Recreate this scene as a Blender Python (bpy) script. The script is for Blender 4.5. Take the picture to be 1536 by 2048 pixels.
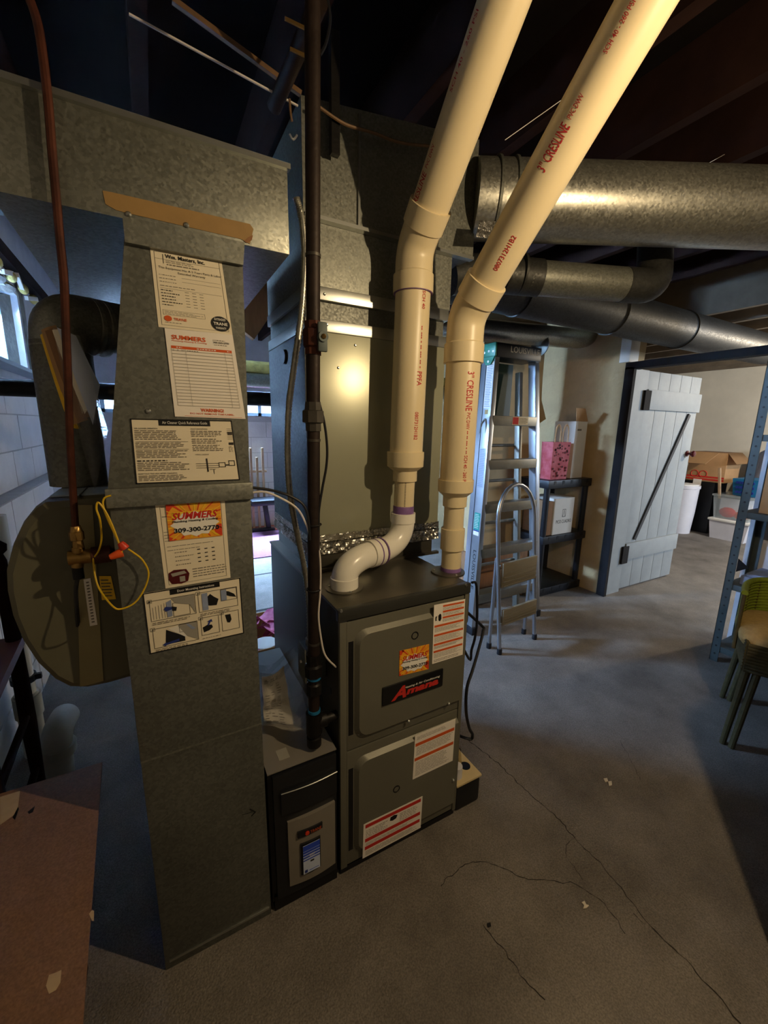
import bpy, bmesh, math, random
from mathutils import Vector, Matrix
random.seed(7)
V = Vector
scene = bpy.context.scene
for o in list(bpy.data.objects): bpy.data.objects.remove(o)
COL = scene.collection

# ---------------------------------------------------------------- camera
FPX = 821.11                       # focal length in pixels of the 1536 x 2048 frame
YAW, PIT, ROLL = 0.50605473, 0.20580174, -0.01758269
EYE = V((0, 0, 1.37))
_f = V((math.sin(YAW)*math.cos(PIT), math.cos(YAW)*math.cos(PIT), -math.sin(PIT)))
_r = V((math.cos(YAW), -math.sin(YAW), 0))
_d = _f.cross(_r)
_c, _s = math.cos(ROLL), math.sin(ROLL)
RIGHT, DOWN, FWD = _c*_r + _s*_d, -_s*_r + _c*_d, _f
cd = bpy.data.cameras.new('camera'); cam = bpy.data.objects.new('camera', cd); COL.objects.link(cam)
cd.sensor_fit = 'HORIZONTAL'; cd.sensor_width = 36; cd.lens = FPX/1536*36; cd.clip_start = .02
cam.matrix_world = Matrix(((RIGHT.x, -DOWN.x, -FWD.x, EYE.x), (RIGHT.y, -DOWN.y, -FWD.y, EYE.y),
                           (RIGHT.z, -DOWN.z, -FWD.z, EYE.z), (0, 0, 0, 1)))
scene.camera = cam
def ray(px, py): return RIGHT*((px-768)/FPX) + DOWN*((py-1024)/FPX) + FWD
def at(px, py, ax, val):           # where the sight line through a pixel meets the plane  axis = val
    d = ray(px, py); return EYE + d*((val-EYE[ax])/d[ax])

# ---------------------------------------------------------------- light
scene.view_settings.view_transform = 'Standard'; scene.view_settings.look = 'None'
scene.view_settings.exposure = 0.0; scene.view_settings.gamma = 1.0
scene.view_settings.use_curve_mapping = False
w = bpy.data.worlds.new('sky'); scene.world = w; w.use_nodes = True
w.node_tree.nodes['Background'].inputs[0].default_value = (.62, .80, 1, 1)
w.node_tree.nodes['Background'].inputs[1].default_value = 2.5
def lamp_area(name, loc, direction, sx, sy, energy, col, spread=180):
    l = bpy.data.lights.new(name, 'AREA'); l.shape = 'RECTANGLE'; l.size = sx; l.size_y = sy
    l.energy = energy; l.color = col; l.spread = math.radians(spread)
    o = bpy.data.objects.new(name, l); COL.objects.link(o); o.location = loc
    o.rotation_euler = V(direction).to_track_quat('-Z', 'Y').to_euler(); return o
SKY = (.36, .60, 1.0)
BULB = V((1.016, -.018, 1.86))
lamp_area('daylight_left_window', (-.90, 3.05, 1.92), (1, -.12, -.55), 1.2, .50, 520, SKY, 92)
lamp_area('daylight_back_window', (1.15, 5.74, 1.62), (0, -1, -1.7), 1.3, .34, 420, SKY, 62)
lamp_area('added_corner_daylight', (-.1, 5.74, 1.62), (-.06, -1, -.35), .8, .34, 260, SKY, 70)  # added daylight source, brightens the left wall and the trunk underside
lamp_area('daylight_far_room_window', (5.6, -1.18, 1.75), (0, 1, -.25), 1.2, .5, 110, (.62, .78, 1.0))
def lamp_point(name, loc, energy, col, r):
    l = bpy.data.lights.new(name, 'POINT'); l.energy = energy; l.color = col; l.shadow_soft_size = r
    o = bpy.data.objects.new(name, l); COL.objects.link(o); o.location = loc; return o
lamp_point('bulb_light', BULB, 38, (1, .76, .45), .010)
lamp_point('far_room_bulb_light', (5.4, .75, 1.98), 115, (1, .85, .64), .04)

# ---------------------------------------------------------------- materials
def lin(h):
    if not isinstance(h, str): return tuple(h)
    c = [int(h[i:i+2], 16)/255 for i in (0, 2, 4)]
    return tuple(x/12.92 if x <= .04045 else ((x+.055)/1.055)**2.4 for x in c)
MATS = {}
def mat(name, col='808080', rough=.6, metal=0., var=.12, scale=12., bump=0., bscale=None, spangle=0., col2=None, detail=6, emit=0, trans=0., ior=1.45, spec=.5, alpha=1., stretch=None, thr=None, grain=0.):
    if name in MATS: return MATS[name]
    m = bpy.data.materials.new(name); m.use_nodes = True; MATS[name] = m
    nt = m.node_tree; N = nt.nodes; L = nt.links; b = N['Principled BSDF']
    c = lin(col); c2 = lin(col2) if col2 else tuple(min(1, x*(1+var)) for x in c)
    c1 = c if col2 else tuple(x*(1-var) for x in c)
    tc = N.new('ShaderNodeTexCoord'); src = tc.outputs['Object']
    if stretch:
        mp = N.new('ShaderNodeMapping'); mp.inputs['Scale'].default_value = stretch; L.new(src, mp.inputs[0]); src = mp.outputs[0]
    no = N.new('ShaderNodeTexNoise'); no.inputs['Scale'].default_value = scale; no.inputs['Detail'].default_value = detail; no.inputs['Roughness'].default_value = .62
    L.new(src, no.inputs['Vector'])
    rp = N.new('ShaderNodeValToRGB'); a, z = thr or (.32, .68)
    rp.color_ramp.elements[0].position = a; rp.color_ramp.elements[1].position = z
    rp.color_ramp.elements[0].color = (*c1, 1); rp.color_ramp.elements[1].color = (*c2, 1)
    L.new(no.outputs['Fac'], rp.inputs[0]); out = rp.outputs[0]
    if grain:
        g = N.new('ShaderNodeTexNoise'); g.inputs['Scale'].default_value = 240; g.inputs['Detail'].default_value = 2; L.new(src, g.inputs['Vector'])
        gr = N.new('ShaderNodeMapRange'); gr.inputs[1].default_value = .3; gr.inputs[2].default_value = .7; gr.inputs[3].default_value = 1-grain; gr.inputs[4].default_value = 1+grain; L.new(g.outputs['Fac'], gr.inputs[0])
        gm = N.new('ShaderNodeMix'); gm.data_type = 'RGBA'; gm.blend_type = 'MULTIPLY'; gm.inputs[0].default_value = 1
        L.new(out, gm.inputs[6]); L.new(gr.outputs[0], gm.inputs[7]); out = gm.outputs[2]
    if spangle:
        vo = N.new('ShaderNodeTexVoronoi'); vo.inputs['Scale'].default_value = spangle; L.new(src, vo.inputs['Vector'])
        sp = N.new('ShaderNodeSeparateColor'); L.new(vo.outputs['Color'], sp.inputs[0])
        mr = N.new('ShaderNodeMapRange'); mr.inputs[3].default_value = .84; mr.inputs[4].default_value = 1.20; L.new(sp.outputs[0], mr.inputs[0])
        mx = N.new('ShaderNodeMix'); mx.data_type = 'RGBA'; mx.blend_type = 'MULTIPLY'; mx.inputs[0].default_value = 1
        L.new(out, mx.inputs[6]); L.new(mr.outputs[0], mx.inputs[7]); out = mx.outputs[2]
        mr2 = N.new('ShaderNodeMapRange'); mr2.inputs[3].default_value = rough-.07; mr2.inputs[4].default_value = rough+.09
        L.new(sp.outputs[1], mr2.inputs[0]); L.new(mr2.outputs[0], b.inputs['Roughness'])
    else: b.inputs['Roughness'].default_value = rough
    L.new(out, b.inputs['Base Color'])
    b.inputs['Metallic'].default_value = metal; b.inputs['IOR'].default_value = ior
    b.inputs['Specular IOR Level'].default_value = spec
    b.inputs['Transmission Weight'].default_value = trans; b.inputs['Alpha'].default_value = alpha
    if emit: b.inputs['Emission Color'].default_value = (*c, 1); b.inputs['Emission Strength'].default_value = emit
    if bump:
        bn = N.new('ShaderNodeTexNoise'); bn.inputs['Scale'].default_value = bscale or scale*3; bn.inputs['Detail'].default_value = 5
        L.new(src, bn.inputs['Vector'])
        bu = N.new('ShaderNodeBump'); bu.inputs['Strength'].default_value = bump; bu.inputs['Distance'].default_value = .01
        L.new(bn.outputs['Fac'], bu.inputs['Height']); L.new(bu.outputs[0], b.inputs['Normal'])
    return m
mat('galv', '86877e', .42, .70, .10, 3, spangle=190)
mat('galv_dull', '6a6b64', .48, .55, .16, 4, spangle=170)
mat('galv_bright', 'a8a79e', .36, .85, .10, 3, spangle=150)
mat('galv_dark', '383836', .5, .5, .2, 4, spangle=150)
mat('summers_red', 'c4241a', .6, 0, .05, 30)
mat('summers_yellow', 'f0c818', .6, 0, .05, 30)
mat('dark_green', '0a2a22', .5, 0, .1, 10)
mat('galv_edge', 'b9bbb6', .33, .9, .08, 8)
mat('coil_paint', 'a9a992', .30, .3, .05, 2)
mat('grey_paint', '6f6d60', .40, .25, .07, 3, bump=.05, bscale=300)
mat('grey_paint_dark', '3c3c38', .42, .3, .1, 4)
mat('top_metal', '6a665c', .38, .75, .15, 5)
mat('black_paint', '121214', .38, .1, .2, 6)
mat('black_plastic', '17181c', .42, 0, .2, 8)
mat('black_iron', '1b1918', .48, .5, .3, 30, bump=.1)
mat('iron_rust', '2a1f1a', .55, .4, .3, 25, bump=.1)
mat('fitting', '4c4842', .5, .6, .2, 20)
mat('pvc', 'ddcca6', .36, 0, .03, 3)
mat('pvc_white', 'ece7da', .25, 0, .02, 4)
mat('pvc_dirty', 'b8b4a6', .5, 0, .15, 12)
mat('primer', '7d5c94', .5, 0, .25, 20)
mat('red_ink', 'b8282e', .6, 0, .1, 40)
mat('dark_ink', '5b5247', .7, 0, .2, 60)
mat('paper', 'e9ddc2', .8, 0, .03, 10)
mat('paper_white', 'eee6da', .8, 0, .03, 10)
mat('ink', '2c2a28', .8, 0, .1, 30)
mat('ink_grey', '7d7568', .8, 0, .1, 30)
mat('ink_black', '0c0c0e', .6, 0, .1, 30)
mat('orange_ink', 'd2571c', .7, 0, .05, 30)
mat('red_print', 'c22a20', .7, 0, .05, 30)
mat('yellow_ink', 'f2c22a', .6, 0, .1, 14)
mat('sticker_orange', 'e8801c', .6, 0, .2, 30, col2='f3b52c')
mat('sticker_red', 'd8411c', .6, 0, .1, 30)
mat('white_ink', 'ece8de', .7, 0, .03, 10)
mat('grey_ink', '9a968c', .7, 0, .05, 10)
mat('blue_ink', '25367e', .6, 0, .1, 30)
mat('lightblue_ink', '8c98b4', .6, 0, .1, 30)
mat('screen_blue', '2a48b8', .3, 0, .2, 8)
mat('screen_white', 'c6d2ea', .3, 0, .08, 8)
mat('teal_ink', '118a7c', .5, 0, .1, 20)
mat('tape_tan', '9a7a4a', .55, 0, .1, 15)
mat('foil', 'c9c6be', .22, .95, .12, 20, bump=.6, bscale=60)
mat('copper', '5e3324', .5, .5, .3, 20, col2='3e2018')
mat('brass', '9a7a45', .35, .85, .2, 30)
mat('olive', '8a7f5a', .5, 0, .08, 6)  # paler cover colour, carries the light on the camera-facing strip
mat('olive_dark', '5d5a48', .55, 0, .1, 6)
mat('yellow_wire', 'd9b21c', .45, 0, .08, 20)
mat('wire_white', 'd8cfc4', .5, 0, .05, 20)
mat('wire_black', '141416', .5, 0, .1, 20)
mat('wire_brown', '6f5336', .6, 0, .2, 20)
mat('orange_nut', 'e2561a', .45, 0, .05, 20)
mat('red_nut', 'd03a1e', .45, 0, .05, 20)
mat('concrete', '5f5851', .8, 0, .2, 3.1, bump=.5, bscale=160, detail=15, col2='8f877d', thr=(.28, .72), grain=.28)
mat('crack', '2b2622', .9, 0, .2, 20)
mat('chip', 'd8cdb8', .8, 0, .1, 30)
mat('block_white', 'dedde0', .8, 0, .06, 5, bump=.35, bscale=40)
mat('mortar', 'b9b9bd', .9, 0, .08, 8, bump=.3, bscale=50)
mat('plaster', 'b0966c', .85, 0, .12, 4, bump=.5, bscale=22)
mat('plaster_tan', 'b79d74', .85, 0, .08, 5, bump=.3, bscale=20)
mat('far_wall', 'd9cfba', .85, 0, .06, 3, bump=.1)
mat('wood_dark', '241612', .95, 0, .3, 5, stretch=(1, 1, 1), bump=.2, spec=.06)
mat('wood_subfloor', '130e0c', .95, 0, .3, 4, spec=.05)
mat('wood_far', '6a5d4c', .9, 0, .2, 6)
mat('wood_brown', '8a5f3c', .7, 0, .18, 8, stretch=(6, 1, 1))
mat('wood_red', '6e2f22', .5, 0, .2, 8)
mat('wood_pale', 'b99a78', .7, 0, .15, 10)
mat('door_paint', '959a9b', .6, 0, .08, 7, bump=.08)
mat('door_edge', '3a3a3c', .7, 0, .15, 10)
mat('rust_black', '151213', .9, 0, .3, 20)
mat('alu', 'b6bac0', .32, .85, .06, 8)
mat('alu_dull', '8d8a80', .45, .75, .12, 10)
mat('stool_tread', '94886f', .55, .45, .12, 12, stretch=(1, 1, 30))
mat('green_plastic', '0c6b52', .4, 0, .08, 10)
mat('rubber', '15151a', .7, 0, .1, 10)
mat('card', 'b38a5e', .8, 0, .07, 8)
mat('card_dark', '8a6544', .8, 0, .1, 8)
mat('card_white', 'd9d2c6', .75, 0, .04, 8)
mat('hardboard', '7a5940', .7, 0, .10, 12, detail=9, grain=.2)
mat('board_scuff', 'b39a78', .8, 0, .1, 20)
mat('gift_red', 'a3272c', .6, 0, .2, 14, col2='c9656a')
mat('shelf_steel', '4d5655', .55, .3, .12, 10)
mat('blue_plastic', '1f6f9c', .4, 0, .08, 10)
mat('navy', '1c2f7a', .5, 0, .1, 10)
mat('clear_bin', 'e6efee', .15, 0, .03, 10, trans=.55, alpha=.55)
mat('white_bin', 'd9d7dc', .45, 0, .06, 6)
mat('clear_bag', 'eef0f2', .16, 0, .05, 20, trans=.7, alpha=.34, bump=.5, bscale=25)
mat('wicker_green', '7b8a24', .6, 0, .2, 60)
mat('wicker_dark', '4c4425', .7, 0, .25, 40)
mat('cushion', 'b79a62', .85, 0, .12, 50, bump=.3, bscale=90)
mat('pink', 'b0446e', .7, 0, .25, 30, col2='d77a94')
mat('tan_plastic', 'd3bd8e', .5, 0, .06, 10)
mat('tube_clear', 'c9b27e', .3, 0, .1, 20, trans=.3)
mat('rug_red', '8c3b24', .9, 0, .2, 30)
mat('rug_purple', '7b4a62', .9, 0, .2, 30)
mat('pump_label', '9c7b3c', .5, 0, .2, 20)
mat('window_paint', '9fb0bd', .6, 0, .08, 10)
mat('rough_lintel', '6f6a62', .9, 0, .3, 12, bump=.6, bscale=25)
mat('insul_yellow', 'b7a45c', .9, 0, .25, 20, bump=.5)
mat('pane', 'ffffff', .05, 0, 0, 5, trans=1.0, ior=1.02)
mat('silver_grey', '8c857a', .45, .3, .06, 10)
mat('knob_red', '5a1c20', .25, .2, .1, 10)
mat('bulb', 'ffdfa8', .3, 0, 0, 5, emit=30)

# ---------------------------------------------------------------- mesh builder
ORG = {}
def thing(name, label, cat, loc=(0, 0, 0), group=None):
    o = bpy.data.objects.new(name, None); COL.objects.link(o); o.location = loc; o.empty_display_size = .05
    o['label'] = label; o['category'] = cat
    if group: o['group'] = group
    ORG[o.name] = V(loc); return o
def tag(o, label, cat, group=None):
    o['label'] = label; o['category'] = cat
    if group: o['group'] = group
    return o
def fillet(pts, r, n=6):
    pts = [V(p) for p in pts]; out = [pts[0]]
    for i in range(1, len(pts)-1):
        a, b, c = pts[i-1], pts[i], pts[i+1]
        d1, d2 = (a-b), (c-b); l = min(r, d1.length*.48, d2.length*.48)
        p, q = b+d1.normalized()*l, b+d2.normalized()*l
        for k in range(n+1):
            t = k/n; out.append(p*(1-t)**2 + b*2*t*(1-t) + q*t*t)
    out.append(pts[-1]); return out
def smooth_path(pts, n=6):
    pts = [V(p) for p in pts]; P = [pts[0]]+pts+[pts[-1]]; out = []
    for i in range(1, len(P)-2):
        p0, p1, p2, p3 = P[i-1:i+3]
        for k in range(n):
            t = k/n
            out.append(.5*((2*p1)+(p2-p0)*t+(2*p0-5*p1+4*p2-p3)*t*t+(3*p1-p0-3*p2+p3)*t**3))
    out.append(pts[-1]); return out
class MB:
    def __init__(s): s.v = []; s.f = []
    def add(s, vs, fs):
        k = len(s.v); s.v += [V(v) for v in vs]; s.f += [tuple(i+k for i in f) for f in fs]; return s
    def box(s, x0, x1, y0, y1, z0, z1, bev=0):
        if x0 > x1: x0, x1 = x1, x0
        if y0 > y1: y0, y1 = y1, y0
        if z0 > z1: z0, z1 = z1, z0
        c = V(((x0+x1)/2, (y0+y1)/2, (z0+z1)/2))
        return s.obox(c, (x1-x0, y1-y0, z1-z0), V((1, 0, 0)), V((0, 1, 0)), bev)
    def obox(s, c, size, ux, uy, bev=0):
        c = V(c); ux = V(ux).normalized(); uy = V(uy); uy = (uy-ux*uy.dot(ux)).normalized(); uz = ux.cross(uy)
        a, b, d = [k/2 for k in size]
        if not bev:
            vs = [c+ux*i*a+uy*j*b+uz*k*d for k in (-1, 1) for j in (-1, 1) for i in (-1, 1)]
            return s.add(vs, [(0, 2, 3, 1), (4, 5, 7, 6), (0, 1, 5, 4), (2, 6, 7, 3), (0, 4, 6, 2), (1, 3, 7, 5)])
        bm = bmesh.new(); bmesh.ops.create_cube(bm, size=1)
        for v in bm.verts: v.co = V((v.co.x*2*a, v.co.y*2*b, v.co.z*2*d))
        bmesh.ops.bevel(bm, geom=list(bm.edges), offset=min(bev, a*.9, b*.9, d*.9), segments=2, affect='EDGES', profile=.6)
        bm.verts.index_update()
        s.add([c+ux*v.co.x+uy*v.co.y+uz*v.co.z for v in bm.verts], [[v.index for v in f.verts] for f in bm.faces]); bm.free(); return s
    def tube(s, pts, r, n=12, caps=True):
        pts = [V(p) for p in pts]; m = len(pts); R = r if isinstance(r, (list, tuple)) else [r]*m
        t0 = (pts[1]-pts[0]).normalized(); u = t0.orthogonal().normalized(); vs = []
        for i, p in enumerate(pts):
            t = (pts[min(i+1, m-1)]-pts[max(i-1, 0)])
            if t.length < 1e-9: t = t0
            t = t.normalized(); u = (u-t*u.dot(t)).normalized(); w_ = t.cross(u)
            vs += [p+(u*math.cos(2*math.pi*k/n)+w_*math.sin(2*math.pi*k/n))*R[i] for k in range(n)]
        fs = [(i*n+k, i*n+(k+1) % n, (i+1)*n+(k+1) % n, (i+1)*n+k) for i in range(m-1) for k in range(n)]
        if caps: fs += [tuple(range(n-1, -1, -1)), tuple((m-1)*n+k for k in range(n))]
        return s.add(vs, fs)
    def cyl(s, p0, p1, r, r1=None, n=20): return s.tube([p0, p1], [r, r1 if r1 is not None else r], n)
    def lathe(s, p0, d, prof, n=24):          # prof: (height along d, radius)
        d = V(d).normalized(); p0 = V(p0); u = d.orthogonal().normalized(); w_ = d.cross(u); vs = []; m = len(prof)
        for h, r in prof: vs += [p0+d*h+(u*math.cos(2*math.pi*k/n)+w_*math.sin(2*math.pi*k/n))*max(r, 1e-4) for k in range(n)]
        fs = [(i*n+k, i*n+(k+1) % n, (i+1)*n+(k+1) % n, (i+1)*n+k) for i in range(m-1) for k in range(n)]
        fs += [tuple(range(n-1, -1, -1)), tuple((m-1)*n+k for k in range(n))]
        return s.add(vs, fs)
    def prism(s, poly, vec):
        n = len(poly); poly = [V(p) for p in poly]; vec = V(vec)
        return s.add(poly+[p+vec for p in poly], [tuple(range(n-1, -1, -1)), tuple(range(n, 2*n))]+[(i, (i+1) % n, n+(i+1) % n, n+i) for i in range(n)])
    def hexa(s, bot, top):                     # two quads, same order
        return s.add(list(bot)+list(top), [(3, 2, 1, 0), (4, 5, 6, 7)]+[(i, (i+1) % 4, 4+(i+1) % 4, 4+i) for i in range(4)])
    def grid(s, fn, nu, nv):
        vs = [fn(i/nu, j/nv) for j in range(nv+1) for i in range(nu+1)]
        return s.add(vs, [(j*(nu+1)+i, j*(nu+1)+i+1, (j+1)*(nu+1)+i+1, (j+1)*(nu+1)+i) for j in range(nv) for i in range(nu)])
    def sphere(s, c, r, n=12, sc=(1, 1, 1)):
        c = V(c); m = n//2; vs = []; fs = []
        for i in range(m+1):
            a = math.pi*i/m
            vs += [c+V((r*sc[0]*math.sin(a)*math.cos(2*math.pi*k/n), r*sc[1]*math.sin(a)*math.sin(2*math.pi*k/n), r*sc[2]*math.cos(a))) for k in range(n)]
        fs = [(i*n+k, (i+1)*n+k, (i+1)*n+(k+1) % n, i*n+(k+1) % n) for i in range(m) for k in range(n)]
        return s.add(vs, fs)
    def build(s, name, m, parent=None, angle=35, origin=None):
        if parent is not None: org = ORG[parent.name]
        elif origin is not None: org = V(origin)
        else:
            xs = [v.x for v in s.v]; ys = [v.y for v in s.v]
            org = V(((min(xs)+max(xs))/2, (min(ys)+max(ys))/2, min(v.z for v in s.v)))
        me = bpy.data.meshes.new(name); me.from_pydata([v-org for v in s.v], [], s.f); me.update()
        bm = bmesh.new(); bm.from_mesh(me); bmesh.ops.recalc_face_normals(bm, faces=bm.faces); bm.to_mesh(me); bm.free()
        me.shade_smooth(); me.set_sharp_from_angle(angle=math.radians(angle))
        me.materials.append(MATS[m] if isinstance(m, str) else m)
        o = bpy.data.objects.new(name, me); COL.objects.link(o)
        if parent is not None: o.parent = parent
        else: o.location = org
        ORG[o.name] = org; return o
def struct(o): o['kind'] = 'structure'; return o
def copy_tree(o, parent=None, delta=(0, 0, 0)):
    c = o.copy(); COL.objects.link(c); c.parent = parent
    if parent is None: c.location = o.location+V(delta)
    for ch in list(o.children): copy_tree(ch, c)
    return c

# ---------------------------------------------------------------- lettering
_T = {}
def text2d(body, bold=0., shear=0.):
    key = (body, bold, shear)
    if key in _T: return _T[key]
    cu = bpy.data.curves.new('t', 'FONT'); cu.body = body; cu.resolution_u = 2; cu.offset = bold; cu.shear = shear
    ob = bpy.data.objects.new('t', cu); COL.objects.link(ob)
    bpy.context.view_layer.update()
    dg = bpy.context.evaluated_depsgraph_get(); me = bpy.data.meshes.new_from_object(ob.evaluated_get(dg))
    vs = [(v.co.x, v.co.y) for v in me.vertices]; fs = [tuple(p.vertices) for p in me.polygons]
    bpy.data.objects.remove(ob); bpy.data.curves.remove(cu); bpy.data.meshes.remove(me)
    x0 = min(v[0] for v in vs); x1 = max(v[0] for v in vs); y0 = min(v[1] for v in vs); y1 = max(v[1] for v in vs)
    _T[key] = ([((x-x0)/(x1-x0), (y-y0)/(y1-y0)) for x, y in vs], fs, (x1-x0)/(y1-y0)); return _T[key]
class Label:                                   # flat print on a plane y = const, corners given as TL TR BR BL
    def __init__(s, parent, name, px, plane, m, label=None, thick=.0008, edge=None):
        s.q = [at(x, y, 1, plane) for x, y in px] if len(px[0]) == 2 else [V(p) for p in px]
        s.n = (s.q[1]-s.q[0]).cross(s.q[3]-s.q[0]).normalized()
        if s.n.dot(EYE-s.q[0]) < 0: s.n = -s.n
        mb = MB(); mb.hexa([s.m(0, 0, 0), s.m(1, 0, 0), s.m(1, 1, 0), s.m(0, 1, 0)], [s.m(0, 0, thick), s.m(1, 0, thick), s.m(1, 1, thick), s.m(0, 1, thick)])
        s.o = mb.build(name, m, parent); s.t = thick; s.ink = {}
        if label: s.o['label'] = label
        if edge:
            e = edge[1]; a = (s.q[1]-s.q[0]).length; b = (s.q[3]-s.q[0]).length; eu, ev = e/a, e/b
            for r in ((0, 0, 1, ev), (0, 1-ev, 1, 1), (0, 0, eu, 1), (1-eu, 0, 1, 1)): s.rect(edge[0], *r)
    def m(s, u, v, off=0):
        a, b, c, d = s.q
        return a*(1-u)*(1-v)+b*u*(1-v)+c*u*v+d*(1-u)*v+s.n*off
    def layer(s, m): 
        if m not in s.ink: s.ink[m] = MB()
        return s.ink[m], s.t+.0004*(1+list(s.ink).index(m)*.5)
    def poly(s, m, pts):
        mb, t = s.layer(m); mb.add([s.m(u, v, t) for u, v in pts], [tuple(range(len(pts)))]); return s
    def rect(s, m, u0, v0, u1, v1): return s.poly(m, [(u0, v0), (u1, v0), (u1, v1), (u0, v1)])
    def text(s, m, body, u0, v0, u1, v1, bold=0., shear=0., tilt=0.):
        vs, fs, _ = text2d(body, bold, shear); mb, t = s.layer(m)
        mb.add([s.m(u0+(u1-u0)*x, v1+(v0-v1)*y+tilt*(x-.5), t+.0003) for x, y in vs], fs); return s
    def lines(s, m, u0, v0, u1, v1, n, fill=.42, gap=.25, ragged=.25):
        for i in range(n):
            y = v0+(v1-v0)*(i+.3)/n; h = (v1-v0)/n*fill; x = u0; end = u1-(u1-u0)*random.random()*ragged
            while x < end:
                wd = random.uniform(.04, .16)*max(u1-u0, .2); s.rect(m, x, y, min(x+wd, end), y+h); x += wd+.012
        return s
    def frame(s, m, u0, v0, u1, v1, eu, ev):
        for r in ((u0, v0, u1, v0+ev), (u0, v1-ev, u1, v1), (u0, v0, u0+eu, v1), (u1-eu, v0, u1, v1)): s.rect(m, *r)
        return s
    def done(s):
        for m, mb in s.ink.items(): mb.build('print', m, s.o)['kind'] = 'stuff'
        return s.o
def pipe_print(parent, body, p0, p1, rad, side, size, m, length=None, bold=.01, flip=False):
    """lettering wrapped on a pipe whose axis runs p0 -> p1 (reading direction); side: -1..1 across the pipe as seen from the eye"""
    p0, p1 = V(p0), V(p1); d = (p1-p0).normalized(); mid = (p0+p1)/2
    view = (EYE-mid); view = (view-d*view.dot(d)).normalized(); up = view.cross(d)    # up: top of the letters
    vs, fs, asp = text2d(body, bold); ln = length or size*asp; a0 = side
    bm = bmesh.new(); bv = [bm.verts.new((x, y, 0)) for x, y in vs]
    for f in fs:
        try: bm.faces.new([bv[i] for i in f])
        except ValueError: pass
    bmesh.ops.triangulate(bm, faces=bm.faces)
    bmesh.ops.subdivide_edges(bm, edges=[e for e in bm.edges if abs(e.verts[0].co.y-e.verts[1].co.y) > .3], cuts=4)
    bmesh.ops.triangulate(bm, faces=bm.faces); bm.verts.index_update()
    vs = [(v.co.x, v.co.y) for v in bm.verts]; fs = [[v.index for v in f.verts] for f in bm.faces]; bm.free()
    out = []
    for x, y in vs:
        ang = a0+(y-.5)*size/rad
        out.append(p0+d*(x*ln)+(view*math.cos(ang)+up*math.sin(ang))*(rad+.0006))
    o = MB().add(out, fs).build('print', m, parent); o['kind'] = 'stuff'; return o

# ================================================================ the setting
Y0 = .946                                   # plane of the furnace front and of the return duct front
CE = 2.62                                   # underside of the subfloor
fl = struct(MB().box(-1.2, 8.2, -1.6, 6.0, -.12, 0).build('floor', 'concrete'))
def crack(px, w0, seed):
    random.seed(seed); P = [at(x, y, 2, 0) for x, y in px]; pts = []
    for a, b in zip(P, P[1:]):
        n = max(2, int((b-a).length/.012)); s = (b-a).normalized().cross(V((0, 0, 1)))
        pts += [a.lerp(b, k/n)+s*random.uniform(-.004, .004) for k in range(n)]
    pts.append(P[-1]); mb = MB(); vs = []
    for i, p in enumerate(pts):
        t = (pts[min(i+1, len(pts)-1)]-pts[max(0, i-1)]).normalized(); s = t.cross(V((0, 0, 1)))
        ww = w0*random.uniform(.35, 1.2); vs += [p+s*ww+V((0, 0, .0006)), p-s*ww+V((0, 0, .0006))]
    mb.add(vs, [(2*i, 2*i+1, 2*i+3, 2*i+2) for i in range(len(pts)-1)]); mb.build('crack', 'crack', fl)
crack([(936, 1480), (1000, 1530), (1060, 1590), (1120, 1640), (1150, 1678), (1200, 1725), (1240, 1775), (1300, 1852), (1370, 1920), (1430, 1985), (1482, 2048)], .0018, 1)
crack([(880, 1770), (930, 1728), (975, 1722), (1040, 1755), (1090, 1762), (1150, 1766), (1200, 1798), (1228, 1830), (1250, 1868)], .0012, 2)
crack([(965, 1850), (1010, 1905), (1050, 1960), (1090, 2000)], .0013, 3)
crack([(1150, 1672), (1130, 1690), (1135, 1715), (1165, 1760)], .0008, 4)
crack([(1240, 1480), (1262, 1520), (1280, 1560)], .0007, 5)
crack([(1268, 1826), (1290, 1850)], .0012, 6)
for yy, ww in ((3.72, .012), (2.95, .016)):         # dark joints of the slab behind the furnace
    MB().box(-.4, 1.9, yy-ww, yy+ww, -.01, .0008).build('slab_joint', 'crack', fl)

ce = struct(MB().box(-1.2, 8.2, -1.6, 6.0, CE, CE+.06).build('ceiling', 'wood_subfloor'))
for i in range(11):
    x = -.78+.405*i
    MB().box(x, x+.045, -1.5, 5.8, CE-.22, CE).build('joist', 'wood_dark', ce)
for i in range(9):
    x = 3.75+.42*i
    MB().box(x, x+.045, -1.5, 5.8, 2.24, CE).build('joist', 'wood_far', ce)

# left wall: lower half set forward as a ledge, upper half of blocks with the window
wl = MB().box(-.95, -.62, -1.6, 5.9, 0, 1.0).box(-.95, -.70, -1.6, 5.9, 1.0, 1.64)
wl.box(-.95, -.70, -1.6, 2.36, 1.64, CE).box(-.95, -.70, 3.66, 5.9, 1.64, CE).box(-.95, -.70, 2.36, 3.66, 2.15, CE)
wl = struct(wl.build('wall_left', 'mortar'))
def blocks(parent, axis, plane, sgn, u0, u1, v0, v1, skip=None, prefix='concrete_block'):
    r = 0; z = v0; meshes = {}
    while z < v1-.05:
        u = u0-(.2 if r % 2 else 0)
        while u < u1:
            a, b, zz = max(u, u0)+.004, min(u+.4, u1)-.004, min(z+.2, v1)-.004
            if b-a > .05 and not (skip and skip(a, b, z, zz)):
                t = .004+random.random()*.003; mb = MB()
                if axis == 0: mb.box(plane-.004*sgn, plane+sgn*t, a, b, z+.004, zz)
                else: mb.box(a, b, plane-.004*sgn, plane+sgn*t, z+.004, zz)
                mb.build(prefix, 'block_white', parent)
            u += .4
        z += .2; r += 1
random.seed(3)
blocks(wl, 0, -.70, 1, 1.8, 5.55, 1.0, 1.62)
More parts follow.
